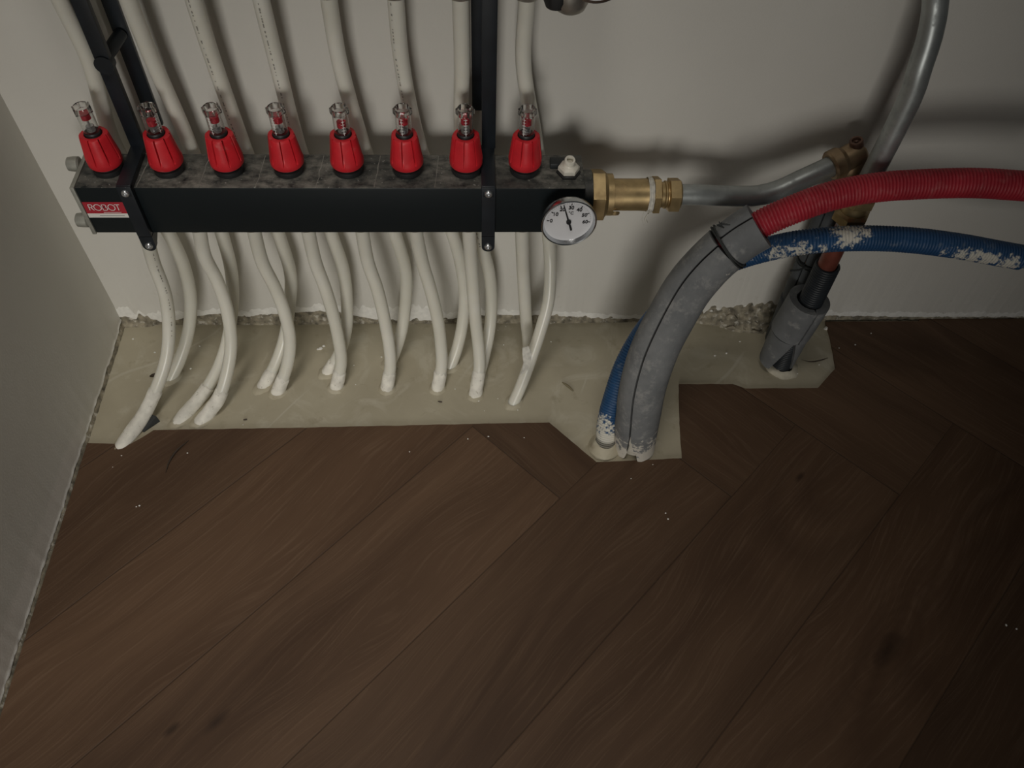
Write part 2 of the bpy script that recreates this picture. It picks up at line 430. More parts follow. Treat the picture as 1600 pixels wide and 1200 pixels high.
def interp(tab, x):
    if x <= tab[0][0]: return tab[0][1]
    for (a, b), (c, d) in zip(tab, tab[1:]):
        if x <= c: return b+(d-b)*(x-a)/(c-a)
    return tab[-1][1]
edge_px = [(200, 505), (240, 503), (262, 501), (300, 494), (330, 490), (345, 489), (380, 494), (420, 490), (500, 485), (528, 486), (545, 490), (590, 499), (640, 500), (672, 501), (700, 497), (760, 491), (800, 491), (870, 492), (950, 497), (1000, 498), (1090, 496), (1135, 500), (1150, 494), (1175, 489), (1200, 488), (1262, 489), (1290, 492), (1400, 494), (1600, 494)]
lip_px = [(200, 14), (240, 9), (290, 6), (330, 5), (420, 5), (530, 5), (560, 10), (600, 12), (660, 14), (700, 5), (870, 4), (1000, 4), (1100, 7), (1150, 8), (1200, 4), (1600, 4)]
edge = [(P(a, b, y=0).x, max(P(a, b, y=0).z, .002)) for a, b in edge_px]; edge[0] = (0, edge[0][1])
lip = [(P(a, 495, y=0).x, b/690*1.5) for a, b in lip_px]
xs = [i*.002 for i in range(0, 701)]+[1.42, 1.6, 2.0, 2.8]
vs = []; fs = []; fm = []
for i, x in enumerate(xs):
    e = interp(edge, x)+.0018*nz(x*60)+.0012*nz(x*190, 5)+.001*nz(x*420, 9); e = max(e, .0015)
    h = max(.001, interp(lip, x)*(1+.6*nz(x*45, 3)+.5*nz(x*150, 8)))
    b = -.0014-.0016*nz(x*80, 2)
    vs += [(x, 0, 2.5), (x, 0, .14), (x, 0, e+h+.004), (x, b*.4, e+h), (x, b, e+h*.45), (x, b*.9, e), (x, .005, e)]
n7 = 7
for i in range(len(xs)-1):
    for j in range(n7-1):
        fs.append((i*n7+j, (i+1)*n7+j, (i+1)*n7+j+1, i*n7+j+1)); fm.append(0 if j < 3 else 1)
# solid back of the wall
o_ = len(vs); vs += [(0, .06, 2.5), (2.8, .06, 2.5), (2.8, .06, -.02), (0, .06, -.02)]
fs += [(o_, o_+1, o_+2, o_+3)]; fm += [0]
tag(mesh('wall_back', vs, fs, None, mats=[M['wall'], M['raw_plaster']], fmat=fm, sharp=40), kind='structure')

# broken concrete showing under the plaster edge
vs = []; fs = []; nj = 9
dep = [(P(a, 500, y=0).x, d) for a, d in [(190, .006), (225, .006), (250, .001), (330, .002), (430, .003), (560, .001), (700, .002), (850, .003), (1000, .001), (1085, .002), (1120, .012), (1150, .022), (1190, .026), (1215, .014), (1240, .003), (1300, .001), (1600, 0)]]
xx = [i*.002 for i in range(0, 701)]+[1.6, 2.8]
for x in xx:
    d = interp(dep, x)
    for j in range(nj):
        t = j/(nj-1)
        y = .0045-(.0065+d)*t; z = .045*(1-t)**1.6
        amp = .0022+min(.65*d, .010)
        z += amp*(nz(x*70, y*150, 1)+.6*nz(x*170, y*300, 4))*(1-t*.3); y += .0018*nz(x*120, t*6, 7)
        if j == nj-1: z = -.002
        vs.append((x, min(y, .0048), z if j else .05))
for i in range(len(xx)-1):
    for j in range(nj-1): fs.append((i*nj+j, (i+1)*nj+j, (i+1)*nj+j+1, i*nj+j+1))
tag(mesh('trim_1', vs, fs, M['concrete'], sharp=20), kind='structure')

# left wall with its own chipped foot
vs = []; fs = []; fm = []
ys = [0-.003*i for i in range(0, 260)]+[-.9, -1.2, -2, -3.0]
for i, y in enumerate(ys):
    e = .006+.0028*nz(y*40, 3)+.0016*nz(y*140, 6)+(.004 if y > -.02 else 0); h = .0025+.002*nz(y*55, 9)
    b = .0012+.0012*nz(y*90, 4)
    vs += [(0, y, 2.5), (0, y, .12), (0, y, e+h+.003), (b*.4, y, e+h), (b, y, e+h*.4), (b, y, e), (-.005, y, e)]
for i in range(len(ys)-1):
    for j in range(n7-1):
        fs.append((i*n7+j, i*n7+j+1, (i+1)*n7+j+1, (i+1)*n7+j)); fm.append(0 if j < 3 else 1)
o_ = len(vs); vs += [(-.06, 0, 2.5), (-.06, -3, 2.5), (-.06, -3, -.02), (-.06, 0, -.02)]; fs.append((o_, o_+1, o_+2, o_+3)); fm.append(0)
tag(mesh('wall_left', vs, fs, None, mats=[M['wall_left'], M['raw_plaster']], fmat=fm, sharp=40), kind='structure')
vs = []; fs = []
for y in ys:
    for j in range(6):
        t = j/5; x = -.004+.0085*t; z = .016*(1-t)**1.4+.0016*nz(y*110, t*3, 2)+.0012*nz(y*260, t*5, 6)
        if j == 5: z = -.002
        vs.append((x+.0008*nz(y*150, t*4, 5), y, z if j else .02))
for i in range(len(ys)-1):
    for j in range(5): fs.append((i*6+j, i*6+j+1, (i+1)*6+j+1, (i+1)*6+j))
tag(mesh('trim_2', vs, fs, M['concrete'], sharp=20), kind='structure')

# ------------------------------------------------------------------ lower manifold
X0, X1, YF, YB, ZT, ZB = .0824, .606, -.0993, -.045, .3271, .2654
YM = (YF+YB)/2
LX = [.1238+.06*i for i in range(8)]
man = empty('heating_manifold', (.345, YM, ZB), 'long black heating manifold with eight red flow meter caps and a round dial at right', 'manifold')
b = MB(); b.box(((X0+.004+X1)/2, YM, (ZT+ZB)/2), (X1-X0-.004, YF*-1+YB, ZT-ZB), .0016)
# round outlet boss at the right end
b.lathe([(0, .0255), (.004, .0265), (.012, .0265), (.0125, .024)], (X1-.002, YM, .2955), (1, 0, 0), 40)
b.build('body', M['body'], man, sharp=30)
# module joint lines, pale dust in the joints across the top
for i in range(7):
    xj = (LX[i]+LX[i+1])/2-.004+.004*nz(i*3.3)
    if i in (2, 5): pass
    b = MB(); pts = []
    for j in range(14):
        t = j/13; y = YB-.003+(YF-YB+.004)*t
        pts.append(Vector((xj+.0012*nz(i*5, t*5)+(.003*(.5-t)), y, ZT+.0001)))
    vs = []; fs = []
    for j, p in enumerate(pts):
        hw = .00035+.0004*abs(nz(i, j*.9)); vs += [p+Vector((-hw, 0, 0)), p+Vector((0, 0, .0004)), p+Vector((hw, 0, 0))]
    for j in range(13):
        fs += [(j*3, j*3+1, j*3+4, j*3+3), (j*3+1, j*3+2, j*3+5, j*3+4)]
    b.add(vs, fs); b.build('joint_line', simple('joint_dust', (.30, .29, .26), .8) if 'joint_dust' not in bpy.data.materials else bpy.data.materials['joint_dust'], man)

pl = MB(); pl.box((X0+.002, YM-.0006, (ZT+ZB)/2), (.0042, YB-YF+.0016, ZT-ZB+.0016), .0005)
plate = pl.build('end_plate', M['galv'], man)
for (y, z) in ((-.058, .333), (-.103, .279)):
    b = MB(); c = Vector((X0-.003, -.061 if y > -.08 else -.094, .326 if y > -.08 else .279))
    b.lathe([(-.012, .0028), (-.012, .0045), (-.0105, .0072), (-.005, .0078), (0, .0078), (.0015, .006)], c+Vector((.0015, 0, 0)), (1, 0, 0), 28)
    b.build('screw_head', M['galv'], plate)

# red and white maker's label
def flat(pts, y, name, mat, parent, th=.0002):
    k = len(pts); vs = [(p[0], y, p[1]) for p in pts]+[(p[0], y+th, p[1]) for p in pts]
    fs = [tuple(range(k)), tuple(range(2*k-1, k-1, -1))]+[(i, (i+1) % k, k+(i+1) % k, k+i) for i in range(k)]
    return mesh(name, vs, fs, mat, parent)
LY = YF-.0003
def LP(px, py): q = P(px, py, y=LY); return (q.x, q.z)
lx0, lx1 = X0+.0046, .1285
zr1 = LP(150, 316)[1]; zr0 = LP(160, 333.5)[1]; zw0 = LP(165, 340)[1]
lab = flat([(lx0, zr0), (lx1, zr0), (lx1, zr1), (lx0, zr1)], LY, 'label_sticker', M['label_red'], man)
flat([(lx0, zw0), (lx1, zw0), (lx1, zr0), (lx0, zr0)], LY, 'white_strip', M['label_white'], lab)
flat([(lx0+.012, zw0+(zr0-zw0)*.45), (lx1-.004, zw0+(zr0-zw0)*.45), (lx1-.004, zw0+(zr0-zw0)*.58), (lx0+.012, zw0+(zr0-zw0)*.58)], LY-.0002, 'small_print', M['label_grey'], lab)
flat([(.1045, zr0+.0012), (.1225, zr0+.0012), (.1225, zr0+.0016), (.1045, zr0+.0016)], LY-.0002, 'underline', M['white_print'], lab)
def stroke(b, pts, w, y, closed=False):
    pts = [Vector((p[0], 0, p[1])) for p in pts]; k = len(pts); vs = []; fs = []
    for i in range(k):
        a = pts[(i-1) % k] if (closed or i) else pts[i]; c = pts[(i+1) % k] if (closed or i < k-1) else pts[i]
        t = (c-a).normalized(); nn = Vector((-t.z, 0, t.x))*w/2
        vs += [pts[i]+nn+Vector((0, y, 0)), pts[i]-nn+Vector((0, y, 0))]
    for i in range(k if closed else k-1):
        j = (i+1) % k; fs.append((2*i, 2*i+1, 2*j+1, 2*j))
    b.add(vs, fs)
b = MB(); H = (zr1-zr0)*.50; Z0 = zr0+(zr1-zr0)*.30; W = .00075; yy = LY-.0003; Wd = H*.9
gx = .0945
def arc(cx, cz, rx, rz, a0, a1, n=14): return [(cx+rx*cos(radians(a0+(a1-a0)*i/n)), cz+rz*sin(radians(a0+(a1-a0)*i/n))) for i in range(n+1)]
def letter(ch, x, w):
    if ch == 'R':
        stroke(b, [(x, Z0), (x, Z0+H)], W, yy); stroke(b, [(x, Z0+H), (x+w*.5, Z0+H)]+arc(x+w*.5, Z0+H*.76, w*.42, H*.24, 90, -90)+[(x, Z0+H*.52)], W, yy)
        stroke(b, [(x+w*.40, Z0+H*.52), (x+w, Z0)], W, yy)
    if ch == 'O':
        stroke(b, arc(x+w/2, Z0+H/2, w/2, H*.52, 0, 345, 22), W, yy, True)
    if ch == 'B':
        stroke(b, [(x, Z0), (x, Z0+H), (x+w*.45, Z0+H)]+arc(x+w*.45, Z0+H*.77, w*.4, H*.23, 90, -90)+[(x, Z0+H*.54)], W, yy)
        stroke(b, [(x, Z0+H*.54), (x+w*.5, Z0+H*.54)]+arc(x+w*.5, Z0+H*.27, w*.48, H*.27, 90, -90)+[(x, Z0)], W, yy)
    if ch == 'T':
        stroke(b, [(x, Z0+H), (x+w, Z0+H)], W, yy); stroke(b, [(x+w*.5, Z0), (x+w*.5, Z0+H)], W, yy)
k1 = LP(140, 328)[0]-LP(139, 328)[0]
for ch, px, wpx in (('R', 141, 6.5), ('O', 149, 11.), ('B', 162, 7.5), ('O', 171, 10.5), ('T', 182, 8.0)):
    letter(ch, LP(px, 328)[0], wpx*k1)
b.build('lettering', M['white_print'], lab)

# red flow meters
YC = -.0705
CAPX = [.1143+.0613*i for i in range(8)]
def flow_meter(i):
    x = CAPX[i]; ph = [.15, .75, .35, .75, .85, .95, .1, .3][i]
    # ridged red cap: six ribs with narrow slots
    prof = [(0, .0160), (.0015, .0171), (.006, .0171), (.0085, .0169), (.013, .0163), (.018, .0156), (.025, .0147), (.032, .0138), (.0345, .0132), (.0352, .0122), (.0352, .0090), (.028, .0088)]
    zb = .3365; n = 256; vs = []; fs = []
    for (h, r) in prof:
        for j in range(n):
            t = 2*pi*j/n; rr = r
            if .007 < h < .0347 and r > .010:
                g = (t+ph) % (pi/4)                     # eight slots
                w_ = min(g, pi/4-g)
                if w_ < .045: rr -= .0034*min(1, (h-.006)/.004)
                rr += .0005*sin(4*(t+ph))
            vs.append(Vector((x+rr*cos(t), YC+rr*sin(t), zb+h)))
    for a in range(len(prof)-1):
        for j in range(n): fs.append((a*n+j, a*n+(j+1) % n, (a+1)*n+(j+1) % n, (a+1)*n+j))
    fs.append(tuple(range(n)))
    cap = mesh('flow_meter', vs, fs, M['red_cap'], man, sharp=40)
    c = MB(); c.lathe([(0, .0148), (.001, .0153), (.0055, .0153), (.0065, .0145), (.0068, .0135), (.0115, .0135)], (x, YC, ZT-.0002), (0, 0, 1), 40)
    c.build('base_ring', M['black_rubber'], cap)
    s_ = MB(); s_.lathe([(0, .0084), (.006, .0084), (.007, .0078), (.0085, .0084), (.0100, .0078)], (x, YC, .3650), (0, 0, 1), 32)
    s_.build('neck_ring', M['black_rubber'], cap)
    g = MB()
    g.lathe([(0, .0072), (.001, .0077), (.0225, .0077), (.0230, .0082), (.0285, .0082), (.0295, .0076), (.0290, .0071), (.0235, .0071), (.0228, .0072), (.001, .0072), (0, .0069)], (x, YC, .3735), (0, 0, 1), 36,
            hexa={3, 4}, cap0=False, cap1=False)
    nn = 36; o1 = len(g.v)
    g.f += [tuple((10*nn+j, 10*nn+(j+1) % nn, (j+1) % nn, j)) for j in range(nn)]; g.m += [0]*nn
    g.lathe([(0, .0068), (.0005, .0068)], (x, YC, .3965), (0, 0, 1), 36)
    g.build('sight_glass', M['glass'], cap)
    hgt = [.3985, .392, .3960, .3960, .391, .3945, .3955, .3945][i]-.0100
    f = MB(); f.lathe([(0, .0012), (.0005, .0044), (.0065, .0044), (.007, .002)], (x, YC, hgt), (0, 0, 1), 20)
    f.build('indicator', M['red_float'], cap)
    f = MB(); f.lathe([(0, .0010), (hgt-.372+.0005, .0010)], (x, YC, .372), (0, 0, 1), 8)
    for j in range(5):
        f.lathe([(0, .0036), (.0007, .0040), (.0014, .0036)], (x, YC, .3738+j*.0016), (0, 0, 1), 16)
    f.build('spring', M['bolt'], cap)
    a0 = [-.2, -.5, -1.95, -1.95, -1.2, -1.75, -1.5, -2.0][i]
    if i in (0,): return
    b = MB(); r = .00782
    def onc(a, z): return Vector((x+r*cos(a), YC+r*sin(a), z))
    def q(a1, a2, z1, z2): b.add([onc(a1, z1), onc(a2, z1), onc(a2, z2), onc(a1, z2)], [(0, 1, 2, 3)])
    q(a0-.035, a0+.035, .3755, .3955)
    for j in range(6):
        z = .3775+j*.0033; q(a0-.26 if j % 2 else a0-.18, a0+.20, z, z+.0006)
    b.build('scale_marks', M['white_print'], cap)
for i in range(8): flow_meter(i)

# compression nuts under the manifold
for i, x in enumerate(LX):
    b = MB(); b.lathe([(0, .0125), (-.003, .0135), (-.003, .0145), (-.012, .0145), (-.0155, .0120), (-.0155, .0085)], (x, YM, ZB+.001), (0, 0, 1), 48, phase=.3+.4*(i % 3), hexa={2, 3})
    b.build('compression_nut', M['nickel'], man, sharp=28)

# air vent on top right
b = MB(); vx, vy = .5895, -.0745
b.lathe([(0, .0112), (.003, .0112), (.004, .0100)], (vx, vy, ZT-.001), (0, 0, 1), 36, hexa={0, 1})
vent = b.build('air_vent', M['black_rubber'], man, sharp=28)
b = MB(); b.lathe([(0, .0080), (.001, .0098), (.0055, .0098), (.0075, .0080), (.008, .0066), (.0095, .0060)], (vx, vy, ZT+.0028), (0, 0, 1), 36, hexa={1, 2})
b.build('vent_nut', M['ivory'], vent, sharp=28)
b = MB(); b.lathe([(0, .0058), (.0065, .0058), (.0078, .0052), (.0078, .0034), (.003, .0030)], (vx, vy+.001, ZT+.0110), (.04, -.35, 1), 28)
b.build('vent_spout', M['ivory'], vent, sharp=40)
b = MB(); b.box((vx-.011, vy+.012, ZT+.0025), (.016, .012, .008), .001); b.build('vent_block', M['black_body'], man)

# thermometer
tc = P(888, 344.5, y=-.122); tn = Vector((.08, -1, .06)).normalized()
tu = (Vector((.055, 0, 1))-tn*Vector((.055, 0, 1)).dot(tn)).normalized(); tr = tu.cross(tn)*-1
if tr.x < 0: tr = -tr
R_T = .0294
def TP(a, r, h=0):   # a: clockwise from top
    return tc+(tu*cos(a)+tr*sin(a))*r+tn*h
b = MB(); b.lathe([(-.0050, R_T*.80), (-.0045, R_T*.93), (-.0010, R_T*.975), (.0042, R_T), (.0056, R_T*.992), (.0062, R_T*.965), (.0056, R_T*.935), (.0016, R_T*.885), (.0004, R_T*.86)], tc, tn, 72, cap1=False)
th = b.build('thermometer', M['chrome'], man, sharp=30)
b = MB(); b.lathe([(-.001, R_T*.90), (.0012, R_T*.90)], tc, tn, 72); b.build('dial', M['dial'], th)
b = MB(); b.lathe([(0, .006), (.019, .006)], tc-tn*.0225, tn, 24); b.build('stem', M['brass'], th)
b = MB()
def rad_tick(a, r0, r1, w_, h=.0018):
    t = (tr*cos(a)-tu*sin(a))*w_/2
    b.add([TP(a, r0, h)-t, TP(a, r0, h)+t, TP(a, r1, h)+t, TP(a, r1, h)-t], [(0, 1, 2, 3)])
angs = [-88+29.6*i for i in range(7)]
def dial_mark(px, py):
    d = P(px, py, y=tc.y)-CAM; t_ = (tc-CAM).dot(tn)/d.dot(tn); return CAM+d*t_
pos = {'0': (862, 343), '10': (868, 333), '20': (877, 324), '30': (892.5, 321.5), '40': (904, 326), '50': (912, 334), '60': (912, 345)}
ang_of = {}
for kx, (px, py) in {'0': (857, 343.4), '10': (863, 330.8), '20': (876, 321), '30': (893.5, 317.5), '40': (909, 322), '50': (918, 332.5), '60': (919, 345.2)}.items():
    v = dial_mark(px, py)-tc; ang_of[kx] = atan2(v.dot(tr), v.dot(tu)); rad_tick(ang_of[kx], R_T*.70, R_T*.79, .0009)
ks_ = ['0', '10', '20', '30', '40', '50', '60']
for a_, b_ in zip(ks_, ks_[1:]):
    for j in range(1, 5):
        rad_tick(ang_of[a_]+(ang_of[b_]-ang_of[a_])*j/5, R_T*.775, R_T*.80, .00025)
b.build('scale_ticks', M['dial_black'], th)
def text_mesh(txt, size, center, right, up, nrm, name, mat, parent, bold=0):
    cu = bpy.data.curves.new(name, 'FONT'); cu.body = txt; cu.size = size; cu.align_x = 'CENTER'; cu.align_y = 'CENTER'; cu.offset = bold
    to = bpy.data.objects.new(name, cu); COL.objects.link(to)
    dg = bpy.context.evaluated_depsgraph_get(); me = to.evaluated_get(dg).to_mesh()
    vs = [Vector(center)+right*v.co.x+up*v.co.y+nrm*.0002 for v in me.vertices]; fs = [tuple(p.vertices) for p in me.polygons]
    bpy.data.objects.remove(to); bpy.data.curves.remove(cu)
    return mesh(name, vs, fs, mat, parent)
for kx, (px, py) in pos.items():
    c = dial_mark(px, py)+tn*.0018
    v = c-tc; rr = R_T*.56; a_ = ang_of[kx]
    c = TP(a_, R_T*(.60 if kx not in ('0',) else .63), .0018)
    text_mesh(kx, .0058, c, tr, tu, tn, 'scale_number', M['dial_black'], th, .00016)
text_mesh('°C', .0052, TP(.1, R_T*.37, .0018), tr, tu, tn, 'unit_mark', M['dial_black'], th, .00004)
nt = dial_mark(881, 321)-tc; na = atan2(nt.dot(tr), nt.dot(tu))
b = MB()
def npt(a, r, wv, h): return TP(a, r, h)+(tr*cos(a)-tu*sin(a))*wv
b.add([npt(na, R_T*.78, -.0004, .0026), npt(na, R_T*.78, .0004, .0026), npt(na, -R_T*.40, .0011, .0026), npt(na, -R_T*.40, -.0011, .0026),
       npt(na, R_T*.78, -.0004, .0030), npt(na, R_T*.78, .0004, .0030), npt(na, -R_T*.40, .0011, .0030), npt(na, -R_T*.40, -.0011, .0030)],
      [(0, 1, 2, 3), (4, 5, 6, 7), (0, 1, 5, 4), (1, 2, 6, 5), (2, 3, 7, 6), (3, 0, 4, 7)])
b.lathe([(.0018, .0026), (.0036, .0026), (.0042, .002)], tc, tn, 24); b.build('needle', M['dial_black'], th)

# ------------------------------------------------------------------ brackets
def bracket(x, label, rear_x, z_rear_end, ztip, dx_tip=0, zpeg=.434):
    t = empty('mounting_bracket', (x, YB, ztip), label, 'bracket', 'brackets carrying the manifolds')
    w_ = .0145
    b = MB()
    # front upright
    b.box((x+.001, YB+.004+.0005, (.335+.60)/2), (w_, .007, .60-.333), .0008)
    b.build('upright', M['black_steel'], t)
    b = MB(); b.box((rear_x, -.0022, (z_rear_end+.66)/2), (.0150, .004, .66-z_rear_end), .0006); b.build('wall_bar', M['black_steel'], t)
    b = MB(); b.lathe([(0, .0065), (.032, .0065)], (rear_x, -.0042, zpeg+.004), (x-rear_x, -.032, -.006), 20); b.lathe([(0, .009), (.0095, .009)], (x+.001, YB+.0085, zpeg-.004), (0, -1, 0), 20)
    b.build('spacer_peg', M['black_steel'], t)
    b = MB()
    b.box((x, YM+.001, ZT+.0036), (w_, YB-YF+.012, .0070), .0008)                              # strap over the top
    b.box((x, YF-.0035, (ZT+.005+ZB)/2+.001), (w_, .0062, ZT-ZB+.006), .0008)                     # front leg
    b.box((x+dx_tip*.3, YF-.0025, ZT-.0015), (w_*1.02, .0085, .012), .0022)                              # boss round the upper bolt
    # tapering ear below the manifold
    zt_, zb_ = ZB-.0003, ztip; dpt = .030
    n = 8; ring = []
    prof_ = [(-w_/2, zt_), (w_/2, zt_)]+[(w_/2*cos(a_)*.98, zb_+w_/2-w_/2*sin(a_)) for a_ in [pi*i/10 for i in range(11)]]
    k = len(prof_); vs = [(x+px+(dx_tip if j > 1 else 0), YF-.0060, pz) for j, (px, pz) in enumerate(prof_)]
    vs += [(x+px+(dx_tip if j > 1 else 0), YF-.0060+(dpt if j < 2 else .007), pz) for j, (px, pz) in enumerate(prof_)]
    order = list(range(k)); b.add(vs, [tuple(order), tuple(k+i for i in reversed(order))]+[(i, (i+1) % k, k+(i+1) % k, k+i) for i in range(k)])
    cl = b.build('clamp', M['black_steel'], t, sharp=30)
    for (bx, bz) in ((x, ZT-.0015), (x+dx_tip, ztip+.0075)):
        b = MB(); y0 = YF-.0058 if bz > .3 else YF-.0060
        b.lathe([(0, .0042), (.0010, .0042), (.0022, .0034), (.0026, .0018), (.0014, .0014)], (bx, y0+.0002-(.0008 if bz > .3 else 0), bz), (0, -1, .0), 24)
        b.build('bolt', M['bolt'], cl)
bracket(.1385, 'black steel bracket clamping the left end of the manifold beside the label', .1485, P(262, 195, y=-.003).z, .2445)
bracket(.5050, 'black steel bracket clamping the manifold between its last two red caps', P(757, 60, y=-.003).x-.0055, P(750, 172, y=-.003).z, .2425, 0, .58)

# ------------------------------------------------------------------ upper manifold (its underside grazes the top of the view)
um = empty('upper_manifold', (.345, -.045, .505), 'upper heating manifold, only its nut undersides and end valve seen at the top edge', 'manifold')
UZ = .5125
b = MB(); b.box((.345, -.045, UZ+.035), (.53, .050, .058), .0016); b.build('body', M['body'], um)
RX = [.123, .183, .2405, .3005, .361, .421, .4795, .5395]
for i, x in enumerate(RX):
    b = MB(); b.lathe([(0, .0125), (-.004, .0150), (-.014, .0150), (-.0185, .0125), (-.0185, .0085)], (x, -.0415, UZ+.0075), (0, 0, 1), 48, phase=.2+.3*(i % 3), hexa={1, 2})
    b.build('compression_nut', M['nickel'], um, sharp=28)
dv = empty('drain_valve', (.580, -.062, .50), 'dull metal drain valve with a black knob at the top edge of the view', 'valve')
b = MB(); c = P(891, 4, y=-.062)
b.lathe([(-.016, .004), (-.0152, .009), (-.012, .0135), (-.006, .016), (.002, .0165), (.02, .0165), (.021, .013), (.05, .013)], (c.x, -.062, c.z+.008), (0, 0, 1), 40)
b.build('body', M['nickel'], dv)
b = MB(); c = P(869, 0, y=-.066)
b.lathe([(-.011, .0085), (-.011, .0092), (-.004, .0105), (.010, .0105), (.011, .0095)], (c.x, -.066, c.z+.006), (0, 0, 1), 40, hexa={2, 3}); b.build('knob', M['black_rubber'], dv)
ut = MB(); c = P(936, -50, y=-.10)
ut.lathe([(-.010, .0235), (-.009, .0262), (0, .0275), (.003, .0275), (.004, .026)], (c.x, -.10, c.z), (.06, -1, .1), 60)
uo = ut.build('gauge', M['chrome'], origin=(c.x, -.10, c.z)); tag(uo, 'rim of a round chrome gauge cut off by the top edge of the view', 'gauge')
g2 = MB(); g2.lathe([(.0035, .0245), (.0042, .0245)], (c.x, -.10, c.z), (.06, -1, .1), 60); g2.build('dial', M['dial'], uo)
g2 = MB(); g2.lathe([(0, .006), (.04, .006)], (c.x, -.092, c.z), (-.3, 1, 0), 20); g2.build('stem', M['brass'], uo)

# ------------------------------------------------------------------ white heating pipes
PR = .0078
def pipe_obj(name, ctrl, label, group, collar=None, prints=None, seed=0, bend=True):
    pts = resample(spline(ctrl), .005); base = pts[-1]
    b = MB(); b.sweep(pts, PR, 24)
    o = b.build(name, M['pex'], origin=(base.x, base.y, 0)); tag(o, label, 'pipe', group)
    if collar:
        L = 0; k = len(pts)-1
        while k > 1 and L < collar+.019: L += (pts[k]-pts[k-1]).length; k -= 1
        seg = resample(pts[k:], .002)
        b = MB(); nS = 26
        T = tangents(seg); nrm = T[0].orthogonal().normalized(); vs = []; fs = []
        for i, p in enumerate(seg):
            nrm = (nrm-T[i]*nrm.dot(T[i])).normalized(); bb = T[i].cross(nrm); t = i/(len(seg)-1)
            for j in range(nS):
                a = 2*pi*j/nS; d = nrm*cos(a)+bb*sin(a)
                rr = PR+.0009+.0007*nz(p.x*150+d.x*2+seed, p.z*150+d.z*2, d.y*2)+.0012*t*t
                if i == 0: rr = PR-.0004
                sh = T[i]*(.004*nz(d.x*2+seed, d.y*2, 3) if i < 3 else 0)
                vs.append(p+d*rr+sh)
        for i in range(len(seg)-1):
            for j in range(nS): fs.append((i*nS+j, i*nS+(j+1) % nS, (i+1)*nS+(j+1) % nS, (i+1)*nS+j))
        b.add(vs, fs); b.build('plaster_sleeve', M['collar'], o, sharp=60)
    # low rim of screed hugging the pipe where it enters the floor
    z0 = None
    for i in range(len(pts)-1):
        if pts[i].z >= 0 > pts[i+1].z: z0 = pts[i].lerp(pts[i+1], pts[i].z/(pts[i].z-pts[i+1].z)); dr = (pts[i+1]-pts[i]).normalized()
    if z0:
        b = MB(); h2 = Vector((dr.x, dr.y, 0)); el = min(2.2, 1/max(.3, abs(dr.z))); h2 = h2.normalized() if h2.length > .05 else Vector((1, 0, 0)); v2 = Vector((-h2.y, h2.x, 0)); vs = []; fs = []
        for i in range(4):
            rr = [PR-.001, PR+.0012, PR+.0028, PR+.0048][i]; hh = [.0030, .0024, .0009, -.0006][i]
            for j in range(28):
                a = 2*pi*j/28; q = 1+.12*nz(cos(a)*2+seed, sin(a)*2, i*.3); vs.append(z0+h2*cos(a)*rr*el*q+v2*sin(a)*rr*q+Vector((0, 0, hh+.0006*nz(cos(a)*3, sin(a)*3, seed))))
        for i in range(3):
            for j in range(28): fs.append((i*28+j, i*28+(j+1) % 28, (i+1)*28+(j+1) % 28, (i+1)*28+j))
        b.add(vs, fs); b.build('screed_rim', M['screed'], o, sharp=80)
    if prints:
        random.seed(seed+7); L = 0; b = MB(); side = Vector(prints[2]); tgt = []
        for i in range(1, len(pts)):
            L += (pts[i]-pts[i-1]).length
            if prints[0] < L < prints[1]:
                t = (pts[i]-pts[i-1]).normalized(); nd = (side-t*side.dot(t)).normalized(); bi = t.cross(nd)
                for _ in range(2):
                    if random.random() < .25: continue
                    l = random.uniform(.0010, .0022); w_ = random.uniform(.0007, .0016); c = pts[i]+t*random.uniform(-.0025, .0025)
                    qd = []
                    for (sa, sb) in ((-1, -1), (1, -1), (1, 1), (-1, 1)):
                        a = sb*w_/PR/2; qd.append(c+t*sa*l/2+(nd*cos(a)+bi*sin(a))*(PR+.00012))
                    b.add(qd, [(0, 1, 2, 3)])
        b.build('printed_marks', M['print_ink'], o)
    return o
def ctrl_from(x0, y0, z0, px_list, exit_px, yexp=2.0, ystart=None, sink=.030):
    """px_list: pixel centres down the pipe; depth eases from y0 to the floor point"""
    e = P(*exit_px, z=0); c = [Vector((x0, y0, z0+.03)), Vector((x0, y0, z0))]
    ys_ = px_list[0][1]-15; ye = exit_px[1]
    for (px, py) in px_list:
        t = max(0, (py-ys_)/(ye-ys_)); y = y0+(e.y-y0)*t**yexp; c.append(P(px, py, y=y))
    c.append(e); d = (e-c[-2]).normalized(); d.z = min(d.z, -.62); c.append(e+d.normalized()*sink); return c
ordn = ['first', 'second', 'third', 'fourth', 'fifth', 'sixth', 'seventh', 'eighth']
front = [
 ([(240, 410), (258, 460), (264, 510), (260, 560), (243, 610), (222, 652)], (196, 690), .085),
 ([(320, 400), (340, 440), (356, 490), (361, 540), (353, 590), (340, 625)], (318, 655), .052),
 ([(410, 410), (430, 450), (445, 490), (453, 530), (449, 570)], (434, 612), .035),
 ([(493, 410), (508, 450), (520, 490), (529, 530), (533, 565)], (526, 604), .034),
 ([(575, 410), (589, 450), (601, 500), (608, 540), (610, 570)], (605, 606), .034),
 ([(660, 410), (672, 450), (684, 500), (689, 540), (690, 570)], (684, 606), .034),
 ([(736, 410), (739, 450), (743, 500), (748, 545), (749, 575)], (743, 616), .044),
 ([(817, 410), (819, 450), (822, 500), (825, 530)], (826, 553), None)]
side = ['at the far left, resting in a long white plaster sleeve', 'bending below the second nut to a cracked plaster sleeve',
        'bending below the third nut to a forked pair of stubs', 'with a short white plaster sleeve, below the fourth nut', 'ending in a short white sleeve, below the fifth nut',
        'with a chipped white sleeve, below the sixth nut', 'hanging nearly straight beside the right bracket tip', 'hanging straight below the last nut left of the thermometer']
